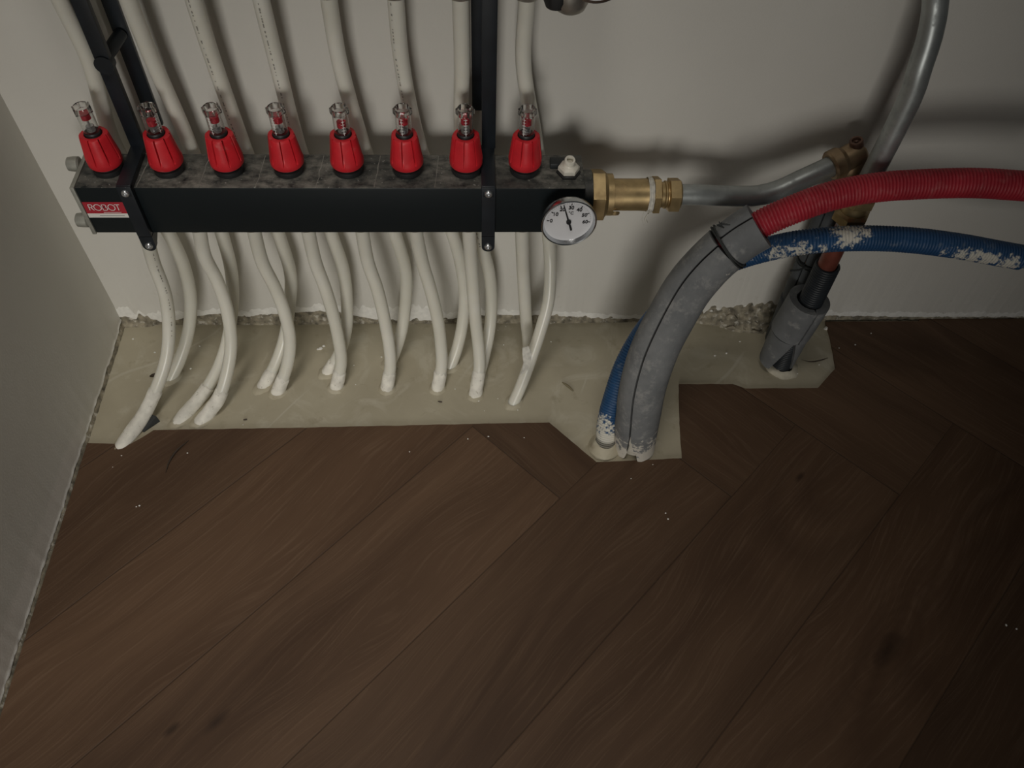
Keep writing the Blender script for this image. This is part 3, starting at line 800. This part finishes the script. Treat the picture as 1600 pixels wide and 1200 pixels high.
for i, (pl_, ex, colr_) in enumerate(front):
    pr = (.05, .19, (.6, -.7, .2)) if i == 0 else None
    pipe_obj('heating_pipe', ctrl_from(LX[i], YM, ZB-.017, pl_, ex), 'milky white front pipe '+side[i], 'white pipes below the lower manifold', colr_, pr, i)
def rear(i, px_list, ex, collar, label, prints=None, yexp=2.2):
    x = RX[i]; top = [Vector((x, -.0415, UZ)), Vector((x, -.0415, UZ-.02)), Vector((x, -.036, .43))]
    e = P(*ex, z=0); c = list(top)
    c.append(P(*{0: (179, 225), 1: (296, 225), 2: (380, 225), 3: (466, 225), 4: (567, 225), 5: (655, 225), 6: (722, 225), 7: (838, 225)}[i], y=-.030))
    ys_ = 345; y0 = -.028
    for (px, py) in px_list:
        t = max(0, (py-ys_)/(ex[1]-ys_)); y = y0+(e.y-y0)*t**yexp; c.append(P(px, py, y=y))
    c.append(e); d = (e-c[-2]).normalized(); d.z = min(d.z, -.62); c.append(e+d.normalized()*.030)
    pipe_obj('heating_pipe', c, label, 'white pipes passing behind the lower manifold', collar, prints, 20+i)
rear(0, [(272, 380), (290, 425), (298, 470), (294, 520), (281, 562)], (268, 590), None, 'milky white rear pipe curving behind the far left front pipe')
rear(1, [(351, 380), (362, 430), (362, 490), (352, 545), (336, 585), (312, 622)], (286, 652), .058, 'milky white rear pipe ending as left stub of the second pair')
rear(2, [(440, 380), (454, 430), (452, 480), (444, 530), (432, 565)], (414, 600), .030, 'milky white rear pipe ending as left stub of the third pair', (.0, .17, (-.25, -.9, .4)))
rear(3, [(521, 375), (536, 420), (542, 470), (541, 515), (531, 550)], (514, 580), .022, 'milky white rear pipe just right of the fourth front pipe', (.0, .17, (-.15, -.9, .4)))
rear(4, [(622, 380), (634, 425), (634, 470), (628, 515), (619, 545)], (610, 568), None, 'milky white rear pipe just right of the fifth front pipe')
rear(5, [(712, 380), (723, 430), (726, 470), (722, 510), (714, 545)], (704, 572), None, 'milky white rear pipe right of the sixth front pipe', (.0, .15, (-.5, -.8, .4)))
rear(6, [(752, 380), (764, 425), (768, 470), (765, 515), (757, 555)], (748, 590), None, 'milky white rear pipe with faint printing under the right bracket tip', (.24, .34, (-.25, -.9, .4)))
rear(7, [(858, 380), (860, 425), (857, 470), (845, 515), (828, 565), (814, 603)], (803, 628), None, 'milky white rear pipe crossing forward under the thermometer to the nearest hole', None, 1.35)

# torn strip of tape where the last two pipes cross
b = MB(); pts = [P(821, 541, y=-.118), P(823, 552, y=-.121), P(824, 564, y=-.128), P(820, 578, y=-.133), P(813, 586, y=-.136)]
vs = []; wd = [.004, .0055, .005, .004, .002]
for p, w_ in zip(pts, wd): vs += [p+Vector((-w_, -.003, 0)), p+Vector((w_, -.001, .001)), p+Vector((w_, .0, .001)), p+Vector((-w_, -.002, 0))]
fs = [(i*4+a, i*4+(a+1) % 4, i*4+4+(a+1) % 4, i*4+4+a) for i in range(4) for a in range(4)]+[(0, 1, 2, 3), (16, 17, 18, 19)]
b.add(vs, fs); tag(b.build('tape_scrap', M['ptfe'], sharp=60, origin=pts[2]), 'pale scrap of tape stuck where the two rightmost white pipes cross', 'tape')

# ------------------------------------------------------------------ brass valve and horizontal steel pipe
VY, VZ = YM, .2955
bv = empty('brass_valve', (.665, VY, VZ-.025), 'brass isolating valve on the right end of the manifold, wrapped with white tape', 'valve')
vx_ = [P(u, 305, y=VY).x for u in (921, 947, 955, 1014, 1018, 1030, 1040, 1043, 1062)]
b = MB(); b.lathe([(vx_[0], .0238), (vx_[0]+.001, .0252), (vx_[0]+.014, .0252), (vx_[0]+.0165, .0238), (vx_[0]+.018, .0225), (vx_[1]+.006, .0225)], (0, VY, VZ), (1, 0, 0), 72, hexa={1, 2}, phase=.25)
b.build('union_nut', M['brass'], bv, sharp=25)
b = MB(); b.lathe([(vx_[1]+.004, .0170), (vx_[2]-.001, .0182), (vx_[2], .0172), (vx_[2]+.030, .0172), (vx_[3]-.003, .0176), (vx_[3], .0178), (vx_[3]+.003, .0165), (vx_[4]+.002, .0165)], (0, VY, VZ), (1, 0, 0), 56)
b.build('valve_body', M['brass'], bv, sharp=30)
b = MB(); b.lathe([(0, .0055), (.002, .0055), (.0035, .0042), (.0035, .0022), (.002, .0020)], (vx_[2]+.004, VY-.0125, VZ-.0135), (0, -.75, -.66), 28); b.build('drain_screw', M['brass'], bv)
b = MB(); b.lathe([(vx_[4], .0165), (vx_[4]+.0008, .0182), (vx_[5]-.001, .0182), (vx_[5], .0165), (vx_[5]+.001, .0138), (vx_[6]-.003, .0138), (vx_[6]-.002, .0150), (vx_[6]-.0005, .0150), (vx_[7]-.001, .0138), (vx_[7], .0140)], (0, VY, VZ), (1, 0, 0), 60, hexa={1, 2})
b.build('adaptor', M['brass'], bv, sharp=25)
b = MB(); b.lathe([(vx_[7]-.0005, .0145), (vx_[7]+.0005, .0166), (vx_[8]-.002, .0166), (vx_[8], .0150), (vx_[8]+.0002, .0120)], (0, VY, VZ), (1, 0, 0), 60, hexa={1, 2}, phase=.1)
b.build('pipe_nut', M['brass'], bv, sharp=25)
b = MB(); n = 40; seg = [Vector((vx_[3]-.003+.001*i, VY, VZ)) for i in range(7)]
b.sweep(seg, lambda i: .0186+.0006*sin(i*2), n, wob=.0016, seed=5, cap=False); b.build('sealing_tape', M['ptfe'], bv, sharp=70)
b = MB(); b.sweep(spline([P(1013, 333, y=VY-.012), P(1009, 341, y=VY-.012), P(1011, 348, y=VY-.011)], .002), .0012, 6, wob=.001)
b.sweep(spline([P(1006, 331, y=VY-.012), P(1003, 342, y=VY-.013), P(1006, 352, y=VY-.012)], .002), .00025, 5)
b.build('tape_tail', M['ptfe'], bv)

SR = .0113
ctrl = [Vector((vx_[8]-.004, VY, VZ)), Vector((vx_[8]+.02, VY, VZ)), P(1130, 306, y=-.070), P(1180, 306, y=-.068), P(1215, 298, y=-.065), P(1250, 282, y=-.060), P(1285, 266, y=-.054), P(1304, 257, y=-.050), P(1312, 253, y=-.048)]
b = MB(); pts = resample(spline(ctrl), .004); b.sweep(pts, SR, 36)
tag(b.build('steel_pipe', M['steel'], origin=pts[10]), 'grey steel pipe running level from the brass valve and bending up to the bronze elbow', 'pipe')
ed = (pts[-1]-pts[-4]).normalized(); eo = pts[-1]
tee = empty('bronze_tee', eo+Vector((.012, 0, -.02)), 'dull bronze tee with a capped copper stub on top, behind the upright steel pipe', 'pipe fitting')
b = MB(); b.lathe([(-.012, .0118), (-.012, .0150), (-.010, .0168), (.000, .0168), (.003, .0150), (.005, .0140)], eo, ed, 48, cap0=False); b.build('nut', M['brass_dull'], tee, sharp=30)
tp = eo+ed*.018; tp = Vector((tp.x+.002, tp.y, tp.z))
b = MB(); b.lathe([(0, .0135), (.012, .0145), (.02, .0140)], eo+ed*.004, ed, 36); b.lathe([(-.034, .0118), (-.032, .0142), (-.020, .0146), (-.002, .0140), (.004, .0115), (.007, .0088)], tp, (0, 0, 1), 36); b.build('body', M['brass_dull'], tee)
st = P(1338, 219, y=tp.y+.0)
b = MB(); axis = (st-(tp+Vector((0, 0, .002)))); L = axis.length; b.lathe([(0, .0072), (L-.001, .0072), (L, .0066), (L, .0046), (L-.003, .0042), (L-.003, .0020), (L-.001, .0016)], tp+Vector((0, 0, .002)), axis, 32)
b.build('capped_stub', M['copper_dull'], tee)
# pipe dropping from the tee behind the blue hose, wrapped in dark foam
dx, dy = tp.x, tp.y
dwn = lambda z: Vector((dx+.012*(1-z/.3), dy+(.006)*(1-z/.3), z))
b = MB(); pts = [dwn(tp.z-.02-.004*i) for i in range(int((tp.z-.03)/.004))]; b.sweep(pts, .0098, 24)
dp = b.build('drop_pipe', M['copper_dull'], origin=dwn(0)); tag(dp, 'copper pipe dropping from the bronze tee to the floor inside dark foam', 'pipe')
def foam_piece(name, pts, r_out, r_in, refs, gap, mat, label, cat='pipe insulation', group=None, stain=None, seed=0, parent=None, jag=.0):
    """C-shaped foam sleeve with a slit; refs: direction of the slit per point; gap: angular half width per point"""
    T = tangents(pts); no = 30; ni = 18; vs = []; fs = []; st_ = []
    K = no+ni
    for i, p in enumerate(pts):
        rf = refs(i) if callable(refs) else Vector(refs); a = (rf-T[i]*rf.dot(T[i])).normalized(); b_ = T[i].cross(a)
        g = gap(i) if callable(gap) else gap
        sh = T[i]*0
        for j in range(no):
            t = g+(2*pi-2*g)*j/(no-1); d = a*cos(t)+b_*sin(t)
            rr = (r_out(i) if callable(r_out) else r_out)*(1+.018*nz(p.x*35+d.x*1.2+seed, p.y*35+d.y*1.2, p.z*35+d.z*1.2))
            if j in (0, no-1): rr -= .0012; rr += jag*nz(i*.9, j+seed)
            vs.append(p+d*rr); st_.append(stain(p+d*rr, i/(len(pts)-1), d) if stain else 0)
        gi = g*1.25+.02
        for j in range(ni):
            t = (2*pi-gi)-(2*pi-2*gi)*j/(ni-1); d = a*cos(t)+b_*sin(t); vs.append(p+d*r_in); st_.append(0)
    for i in range(len(pts)-1):
        for j in range(K): fs.append((i*K+j, i*K+(j+1) % K, (i+1)*K+(j+1) % K, (i+1)*K+j))
    def cap(i, flip):
        for j in range(no-1):
            q0 = i*K+j; q1 = i*K+j+1; u0 = no+ni-1-int(round(j*(ni-1)/(no-1))); u1 = no+ni-1-int(round((j+1)*(ni-1)/(no-1)))
            f = (q0, q1, i*K+u1, i*K+u0) if u0 != u1 else (q0, q1, i*K+u0)
            fs.append(f if not flip else tuple(reversed(f)))
    cap(0, False); cap(len(pts)-1, True)
    o = mesh(name, vs, fs, mat, parent, 50, origin=pts[0] if parent is None else None)
    if stain:
        at = o.data.attributes.new('stain', 'FLOAT', 'POINT')
        for i, s in enumerate(st_): at.data[i].value = s
    if parent is None: tag(o, label, cat, group)
    return o
def column(fn, z0, z1, step=.004):
    n = max(2, int(abs(z1-z0)/step)); return [fn(z0+(z1-z0)*i/n) for i in range(n+1)]
foam_piece('foam_sleeve', column(dwn, .275, .168), .0185, .0102, (-.8, -.6, 0), .06, M['foam_dark'], 'dark foam sleeve on the drop pipe, just behind the blue hose', group=None)
foam_piece('foam_sleeve', column(dwn, .160, .085), .0190, .0102, (-.8, -.6, 0), .06, M['foam_dark'], 'dark foam sleeve lower on the drop pipe, under its black tie')
foam_piece('foam_sleeve', column(lambda z: dwn(z)+Vector((-.004, -.002, 0)), .090, .004), .0175, .0104, (-.8, -.6, 0), .08, M['foam_dark'], 'lowest dark foam sleeve on the drop pipe, standing in the broken concrete')
b = MB(); cz = dwn(.164); ring = [cz+Vector((.0195*cos(a), .0195*sin(a), .001*sin(3*a))) for a in [2*pi*i/28 for i in range(29)]]
b.sweep(ring, .0011, 8, cap=False); b.sweep(spline([cz+Vector((-.013, -.0145, 0)), cz+Vector((-.022, -.019, .000)), cz+Vector((-.034, -.021, .001))], .003), .0012, 8)
tag(b.build('cable_tie', M['cord'], origin=cz), 'black cable tie with its tail sticking out left, round the dark foam sleeve', 'cable tie')

# ------------------------------------------------------------------ upright steel pipe, coupling, copper pipe, conduit, foam
CX, CY = .909, -.083
up_ctrl = [Vector((CX, CY, .262)), Vector((CX, CY, .30)), Vector((.911, CY, .34)), Vector((.913, CY+.001, .39)), Vector((.914, CY+.003, .43)), P(1437, 107, y=-.077), P(1452, 60, y=-.070), P(1460, 20, y=-.064), P(1463, -15, y=-.059), P(1470, -90, y=-.058), P(1500, -260, y=-.058), P(1500, -260, y=-.058)+Vector((0, 0, .35)), P(1500, -260, y=-.058)+Vector((0, 0, 1.4))]
b = MB(); pts = resample(spline(up_ctrl), .005); b.sweep(pts, SR, 36)
tag(b.build('steel_pipe', M['steel'], origin=pts[0]), 'upright grey steel pipe rising past the red hose to the top right', 'pipe')
cp = empty('brass_coupling', (CX, CY, .25), 'brass compression coupling between the red and blue hoses on the upright pipe', 'pipe fitting')
zc = P(1325, 340, y=CY-.014).z
b = MB(); b.lathe([(-.016, .0120), (-.016, .0160), (-.014, .0175), (-.004, .0175), (-.002, .0160), (-.001, .0150)], (CX, CY, zc), (0, 0, 1), 60, hexa={2, 3}, phase=.3); b.build('lower_nut', M['brass'], cp, sharp=25)
b = MB(); b.lathe([(-.002, .0145), (.012, .0145)], (CX, CY, zc), (0, 0, 1), 40); b.build('coupling_body', M['brass'], cp, sharp=25)
b = MB(); b.lathe([(.011, .0150), (.012, .0172), (.022, .0172), (.024, .0155), (.0242, .0115)], (CX, CY, zc), (0, 0, 1), 60, hexa={1, 2}); b.build('upper_nut', M['brass'], cp, sharp=25)
b = MB(); b.sweep(column(lambda z: Vector((CX, CY, z)), .262, -.005), .0112, 32)
tag(b.build('copper_pipe', M['copper'], origin=(CX, CY, 0)), 'brown copper pipe below the brass coupling, entering a black corrugated conduit', 'pipe')
def corrug(pts, R, pitch, depth, n=28, per=4):
    pts = resample(pts, pitch/per)
    return pts, (lambda i: R-depth*(1 if i % per == 0 else (.75 if i % per == 1 or i % per == per-1 else 0)))
zt2 = P(1285, 425, y=CY-.012).z
colf = lambda z: Vector((CX+.001, CY, z))
def corr_mb(pts, R, pitch, depth, n=28):
    per = 4; pts = resample(pts, pitch/per); T = tangents(pts); nrm = T[0].orthogonal().normalized(); vs = []; fs = []
    prof = [0, .85, 1, .85]
    for i, p in enumerate(pts):
        nrm = (nrm-T[i]*nrm.dot(T[i])).normalized(); bb = T[i].cross(nrm); r = R-depth+depth*prof[i % per]
        for j in range(n):
            a = 2*pi*j/n; vs.append(p+(nrm*cos(a)+bb*sin(a))*r)
    for i in range(len(pts)-1):
        for j in range(n): fs.append((i*n+j, i*n+(j+1) % n, (i+1)*n+(j+1) % n, (i+1)*n+j))
    # turned-in open ends
    return pts, vs, fs, n
def close_end(vs, fs, n, i0, p, r, flip=False):
    k = len(vs)
    ring = [vs[i0+j] for j in range(n)]
    for v in ring: vs.append(p+(v-p).normalized()*r)
    for j in range(n): fs.append((i0+j, i0+(j+1) % n, k+(j+1) % n, k+j))
    return k
pts, vs, fs, n = corr_mb(column(colf, zt2, -.004), .0150, .0036, .0017)
close_end(vs, fs, n, 0, pts[0], .0118)
tag(mesh('corrugated_conduit', vs, fs, M['corrugated_black'], sharp=80, origin=colf(0)), 'black corrugated conduit standing in the floor round the copper pipe', 'conduit')
# two foam sleeves, the upper one tilted and split down its front
ua, ub = P(1257, 480, y=CY-.0), P(1233, 540, y=CY+.002)
uax = (ub-ua).normalized()
upts = [ua+(ub-ua)*(i/14) for i in range(15)]
upts = [Vector((CX-.001-.006*i/14, CY, .136-.0042*i)) for i in range(15)]
foam_piece('foam_sleeve', upts, .0262, .0168, (.18, -.95, .2), lambda i: .05+.025*nz(i*.8), M['foam'], 'grey foam sleeve split down its front on the conduit, topmost of two', jag=.0012)
la, lb = P(1232, 536, y=CY-.001), P(1222, 567, y=CY+.0)
lpts = [Vector((CX-.0055-.001*i/17, CY+.002, .0735-.0036*i)) for i in range(18)]
foam_piece('foam_sleeve', lpts, lambda i: .0248-.0012*(i/17), .0165, (.0, -1, 0), lambda i: .05+.040*i, M['foam'], 'grey foam sleeve gaping open at the floor under the split one')
b = MB(); random.seed(3)
ring = []
vs = []; fs = []
for i in range(5):
    for j in range(28):
        a = 2*pi*j/28; r = [.0140, .0165, .0190, .0215, .0235][i]*(1+.18*nz(cos(a)*1.5, sin(a)*1.5, i*.4)); vs.append(Vector((CX+.003+r*cos(a), CY-.003+r*sin(a)*.9, [.007, .0065, .004, .0015, -.0005][i]+.0012*nz(cos(a)*3, sin(a)*3, i))))
for i in range(4):
    for j in range(28): fs.append((i*28+j, i*28+(j+1) % 28, (i+1)*28+(j+1) % 28, (i+1)*28+j))
tag(mesh('plaster_collar', vs, fs, simple('pale_plaster_ring', (.56, .52, .42), .8, var=.15, scale=90, bump=.6, bscale=200), sharp=60, origin=(CX, CY, 0)), 'rough pale plaster ring where the black conduit enters the floor', 'plaster')

# ------------------------------------------------------------------ red hose and its grey foam sleeve
g_ctrl = [P(991, 699, z=0)+Vector((0, 0, -.012)), P(991, 694, z=.004), P(997, 648, y=-.212), P(1006, 598, y=-.206), P(1022, 548, y=-.192), P(1046, 500, y=-.172), P(1076, 450, y=-.153), P(1108, 412, y=-.141), P(1134, 388, y=-.136)]
red_ctrl = g_ctrl[:-1]+[P(1134, 388, y=-.136), P(1164, 366, y=-.132), P(1195, 347, y=-.129), P(1240, 327, y=-.126), P(1300, 306, y=-.121), P(1370, 293, y=-.119), P(1440, 288, y=-.120), P(1520, 286, y=-.123), P(1590, 290, y=-.128), P(1640, 294, y=-.132)]
rp = resample(spline(red_ctrl), .004)
pts, vs, fs, n = corr_mb(rp, .0152, .0034, .0012, 30)
red_o = mesh('corrugated_hose', vs, fs, M['red_hose'], sharp=80, origin=(rp[0].x, rp[0].y, 0))
at = red_o.data.attributes.new('stain', 'FLOAT', 'POINT')
for i, v in enumerate(vs): at.data[i].value = .95 if v.z < .035 else max(0, .9-(v.z-.035)*40)
tag(red_o, 'red corrugated hose coming out of the grey foam sleeve and arching right', 'hose')
gp = resample(spline(g_ctrl), .005)
def slit_ref(i):
    t = i/(len(gp)-1)
    a = Vector((-.24, -.60, .62)); c = Vector((-.62, -.52, .62))
    return a.lerp(c, min(1, t*1.15)) if t > .12 else a
def gstain(p, t, d):
    s = 0
    if t < .22: s = .80-.42*t/.22
    # ragged white plaster rim on the lower right edge and two smears on the front
    for q, r_, a_ in ((P(1066, 502, y=-.21), .012, .62), (P(1058, 508, y=-.215), .010, .58), (P(985, 622, y=-.238), .006, .6), (P(1138, 430, y=-.165), .006, .6), (P(1030, 600, y=-.23), .005, .5), (P(1022, 660, y=-.24), .008, .6)):
        s = max(s, a_*max(0, 1-(p-q).length/(r_*1.8)))
    if d.x > .72 and t < .75: s = max(s, .47*(d.x-.72)/.28)
    return s
main = foam_piece('foam_sleeve', gp, lambda i: .0262+.0008*sin(i*.05), .0158, slit_ref, lambda i: max(.045, .42-.375*(i/(len(gp)*.20))) if i > 2 else .42, M['foam_stained'],
           'long grey foam sleeve with a slit, rising from the floor round the red hose', stain=gstain, seed=2)
s_ctrl = [P(1136, 386.5, y=-.1358), P(1150, 376, y=-.1338), P(1166, 365, y=-.1317), P(1186, 353, y=-.1300)]
sp_ = resample(spline(s_ctrl), .003)
foam_piece('foam_sleeve', sp_, .0256, .0156, (-.75, -.35, .75), .05, M['foam'], 'short grey foam sleeve at the mouth of the red hose, above the tie', seed=9)
# dark cord tied round the joint
jn = P(1136, 386.5, y=-.1358); jt = (sp_[3]-sp_[0]).normalized(); ja = jt.orthogonal().normalized(); jb = jt.cross(ja)
b = MB()
for off, ph in ((0, 0), (.0022, 1)):
    ring = [jn+jt*(off+.0012*sin(2*a+ph))+(ja*cos(a)+jb*sin(a))*.0272 for a in [2*pi*i/40 for i in range(41)]]
    b.sweep(ring, .0010, 8, cap=False)
q0 = P(1131, 356, y=-.162)
for k in range(5): b.sweep(spline([q0, q0+Vector((-.004-.001*k, 0, .004)), q0+Vector((-.007+.003*k, -.001, .009-.001*k))], .002), .0006, 6)
tag(b.build('tie_cord', M['cord'], origin=jn), 'dark cord knotted round the joint of the two grey foam sleeves', 'cord')

# ------------------------------------------------------------------ blue hose
b_ctrl = [P(946, 697, z=-.008), P(947, 690, z=.001), P(951, 655, y=-.193), P(962, 615, y=-.177), P(977, 572, y=-.157), P(1000, 530, y=-.138), P(1030, 490, y=-.126), P(1066, 452, y=-.107), P(1105, 424, y=-.094), P(1150, 404, y=-.093), P(1200, 389, y=-.102), P(1250, 379, y=-.114), P(1310, 373.5, y=-.118), P(1370, 372.5, y=-.121), P(1430, 376, y=-.127), P(1500, 385, y=-.131), P(1560, 396, y=-.134), P(1594, 402, y=-.136)]
bp_ = resample(spline(b_ctrl), .004)
pts, vs, fs, n = corr_mb(bp_, .0140, .0033, .0012, 30)
close_end(vs, fs, n, (len(pts)-1)*n, pts[-1], .0118)
blobs = [((1215, 400), .024, .56), ((1250, 396), .024, .58), ((1285, 393), .018, .50), ((1185, 403), .016, .42), ((1300, 362), .013, .50), ((1325, 364), .022, .66), ((1350, 362), .016, .56), ((1310, 378), .010, .45), ((1280, 366), .010, .42),
         ((1500, 399), .015, .60), ((1520, 403), .017, .64), ((1545, 408), .017, .66), ((1575, 414), .017, .66), ((1475, 395), .012, .50), ((1485, 366), .006, .35), ((940, 665), .026, .62), ((945, 690), .026, .85), ((1350, 357), .008, .42), ((1230, 385), .008, .3)]
bq = []
for (px, py), r_, s_ in blobs:
    cy_ = min(bp_, key=lambda p: ((p-CAM).normalized()-((P(px, py, y=-.15)-CAM).normalized())).length)
    dr = (P(px, py, y=-.15)-CAM).normalized(); d0 = (cy_-CAM).length-.012; bq.append((CAM+dr*d0, r_, s_))
o = mesh('corrugated_hose', vs, fs, M['blue_hose'], sharp=80, origin=(bp_[0].x, bp_[0].y, 0))
at = o.data.attributes.new('stain', 'FLOAT', 'POINT')
for i, v in enumerate(vs):
    s = 0
    for q, r_, a_ in bq:
        s = max(s, a_*max(0, 1-((v-q).length/(r_*1.25))**2))
    at.data[i].value = s
tag(o, 'blue corrugated hose streaked with white plaster, passing behind the grey foam and arching right', 'hose')
e = bp_[-1]; t_ = (bp_[-1]-bp_[-4]).normalized()
b = MB(); b.sweep([e-t_*.02+t_*.006*i for i in range(14)], .0112, 24)
tag(b.build('inner_pipe', simple('pale_blue_pipe', (.16, .24, .28), .4), origin=e), 'pale blue grey pipe end sticking out of the blue hose at the right edge', 'pipe')
b = MB(); cb_ = P(945, 694, z=0); vs = []; fs = []
for i in range(5):
    for j in range(26):
        a = 2*pi*j/26; r = [.0128, .0150, .0175, .020, .022][i]*(1+.15*nz(cos(a), sin(a), i*.5)); vs.append(Vector((cb_.x-.001+r*cos(a), cb_.y-.004+r*sin(a), [.012, .011, .007, .003, -.0005][i]+(.004 if sin(a) < 0 and i < 2 else 0))))
for i in range(4):
    for j in range(26): fs.append((i*26+j, i*26+(j+1) % 26, (i+1)*26+(j+1) % 26, (i+1)*26+j))
tag(mesh('plaster_collar', vs, fs, M['screed'], sharp=60, origin=cb_), 'smooth screed mound round the foot of the blue hose', 'plaster')

# ------------------------------------------------------------------ crumbs, chips and shavings
random.seed(11)
crumb_spots = [(501, 545, 2.6), (506, 541, 2.2), (497, 546, 1.8), (208, 530, 1.2), (242, 551, 1.2), (298, 576, 1.3), (312, 541, 1), (276, 582, .8), (596, 558, 1), (553, 571, .8), (787, 539, .9), (861, 534, .9), (790, 510, .8), (778, 516, .7), (556, 601, .8), (711, 608, .8), (748, 627, .9), (778, 623, .7), (809, 641, .9), (757, 642, .6), (640, 706, .8), (731, 686, .9), (763, 682, .9), (819, 684, .7), (904, 717, .7), (1117, 556, 1.2), (1135, 552, 1.4), (1156, 534, 1.2), (1291, 514, 3.0), (1336, 539, 1.), (1306, 536, .8), (1311, 544, .8), (1361, 521, .8), (1280, 570, .9), (1246, 584, .9), (1075, 614, .7), (1020, 726, .6), (1040, 802, 1.), (1044, 811, 1.), (218, 790, 1.), (213, 792, .7), (190, 712, .7), (176, 730, .5), (320, 641, .9), (293, 708, .9), (986, 748, .6), (1000, 599, .7), (1572, 977, 1.2), (1588, 983, 1.), (380, 664, .8), (155, 563, .8)]
for i, (px, py, s_) in enumerate(crumb_spots):
    wood = (py > 672 and px < 850) or (py > 725) or px > 1310
    p = P(px, py, z=.0032 if wood else 0); r = .0011*s_
    bm = bmesh.new(); bmesh.ops.create_icosphere(bm, subdivisions=1, radius=r)
    for v in bm.verts:
        v.co = Vector((v.co.x*random.uniform(.7, 1.5), v.co.y*random.uniform(.7, 1.3), v.co.z*random.uniform(.5, .9)))
        if v.co.z < -r*.3: v.co.z = -r*.3
    o = mesh('plaster_crumb', [v.co+p+Vector((0, 0, r*.3)) for v in bm.verts], [[v.index for v in f.verts] for f in bm.faces], M['raw_plaster'], origin=p, sharp=20); bm.free()
    where = 'dark wooden floor' if wood else 'beige screed'
    big = {0: 'largest of the three white plaster blobs on the screed below the fourth nut', 1: 'middle white plaster blob on the screed below the fourth nut', 2: 'smallest white plaster blob on the screed below the fourth nut', 28: 'round white plaster lump by the cut corner of the floor under the right wall'}
    marks = [((205, 520), 'in the left corner'), ((270, 590), 'behind the far left pair of pipes'), ((330, 660), 'in front of the second pair of pipes'), ((435, 640), 'in front of the third pair of pipes'), ((528, 600), 'beside the fourth front pipe'), ((607, 604), 'beside the fifth front pipe'), ((687, 604), 'beside the sixth front pipe'), ((745, 625), 'in front of the seventh front pipe'), ((803, 640), 'in front of the pipes under the dial'), ((795, 520), 'near the wall behind the last pipes'), ((870, 535), 'between the last pipes and the blue hose'), ((1125, 545), 'right of the long grey foam sleeve'), ((1260, 580), 'right of the black conduit'), ((1075, 620), 'at the cut right of the grey foam')] if not wood else \
            [((200, 720), 'near the left wall'), ((290, 710), 'beside the long curved shaving'), ((215, 790), 'well before the far left pipe'), ((640, 706), 'before the sixth front pipe'), ((750, 682), 'before the seventh front pipe'), ((900, 700), 'at the slanting cut left of the blue hose'), ((1000, 735), 'just before the grey foam sleeve'), ((1040, 806), 'well before the grey foam sleeve'), ((1320, 535), 'right of the cut by the black conduit'), ((1580, 980), 'at the far right edge')]
    near = min(marks, key=lambda q: (q[0][0]-px)**2+(q[0][1]-py)**2)[1]
    tag(o, big.get(i, 'tiny white crumb on the '+('floor ' if wood else 'screed ')+near), 'crumb', None if i in big else 'crumbs on the '+('wooden floor ' if wood else 'screed ')+near)
def shaving(pts, r, mat, label, cat):
    b = MB(); s_ = resample(spline(pts, .002), .002); k = len(s_); vs = []; fs = []
    b.sweep(s_, lambda i: r*max(.15, sin(pi*(i+.3)/(k)))**.6, 8)
    tag(b.build('wood_shaving', mat, origin=s_[0]), label, cat)
shaving([P(259, 738, z=.0036), P(264, 722, z=.0045), P(276, 704, z=.005), P(295, 688, z=.0036)], .0012, M['splinter'], 'thin curved dark shaving lying on the wooden floor near the left pipes', 'shaving')
shaving([P(1252, 562, z=.001), P(1266, 565, z=.002), P(1281, 563, z=.002), P(1294, 559, z=.001)], .0009, M['splinter'], 'curved dark shaving on the screed right of the black conduit', 'shaving')
shaving([P(234, 588, z=.001), P(240, 586, z=.002), P(247, 584, z=.002)], .0022, M['splinter'], 'small dark chip half hidden behind the far left pipe', 'shaving')
shaving([P(878, 597, z=.001), P(886, 602, z=.0015), P(896, 611, z=.001)], .0016, simple('brown_chip', (.20, .17, .10), .7), 'pointed brown leaf-like chip on the screed left of the blue hose', 'shaving')
shaving([P(380, 656, z=.001), P(386, 655, z=.001)], .001, M['splinter'], 'small dark splinter on the screed below the third nut', 'shaving')
shaving([P(684, 627, z=.001), P(691, 628, z=.001)], .001, M['splinter'], 'small dark splinter in front of the sixth white sleeve', 'shaving')
# dark foam wedge beside the first plaster sleeve
b = MB(); A = P(220, 672, z=.0); B = P(243, 653, z=.0)
d = (B-A).normalized(); s2 = Vector((d.y, -d.x, 0))
b.add([A, A+s2*.006, B+s2*.009, B-s2*.001, A+Vector((-.002, 0, .004)), A+s2*.004+Vector((0, 0, .003)), B+s2*.006+Vector((0, 0, .009)), B+Vector((-.004, 0, .010))],
      [(0, 1, 2, 3), (4, 5, 6, 7), (0, 1, 5, 4), (1, 2, 6, 5), (2, 3, 7, 6), (3, 0, 4, 7)])
tag(b.build('foam_scrap', M['cord'], origin=A), 'black wedge of foam beside the far left plaster sleeve', 'foam')
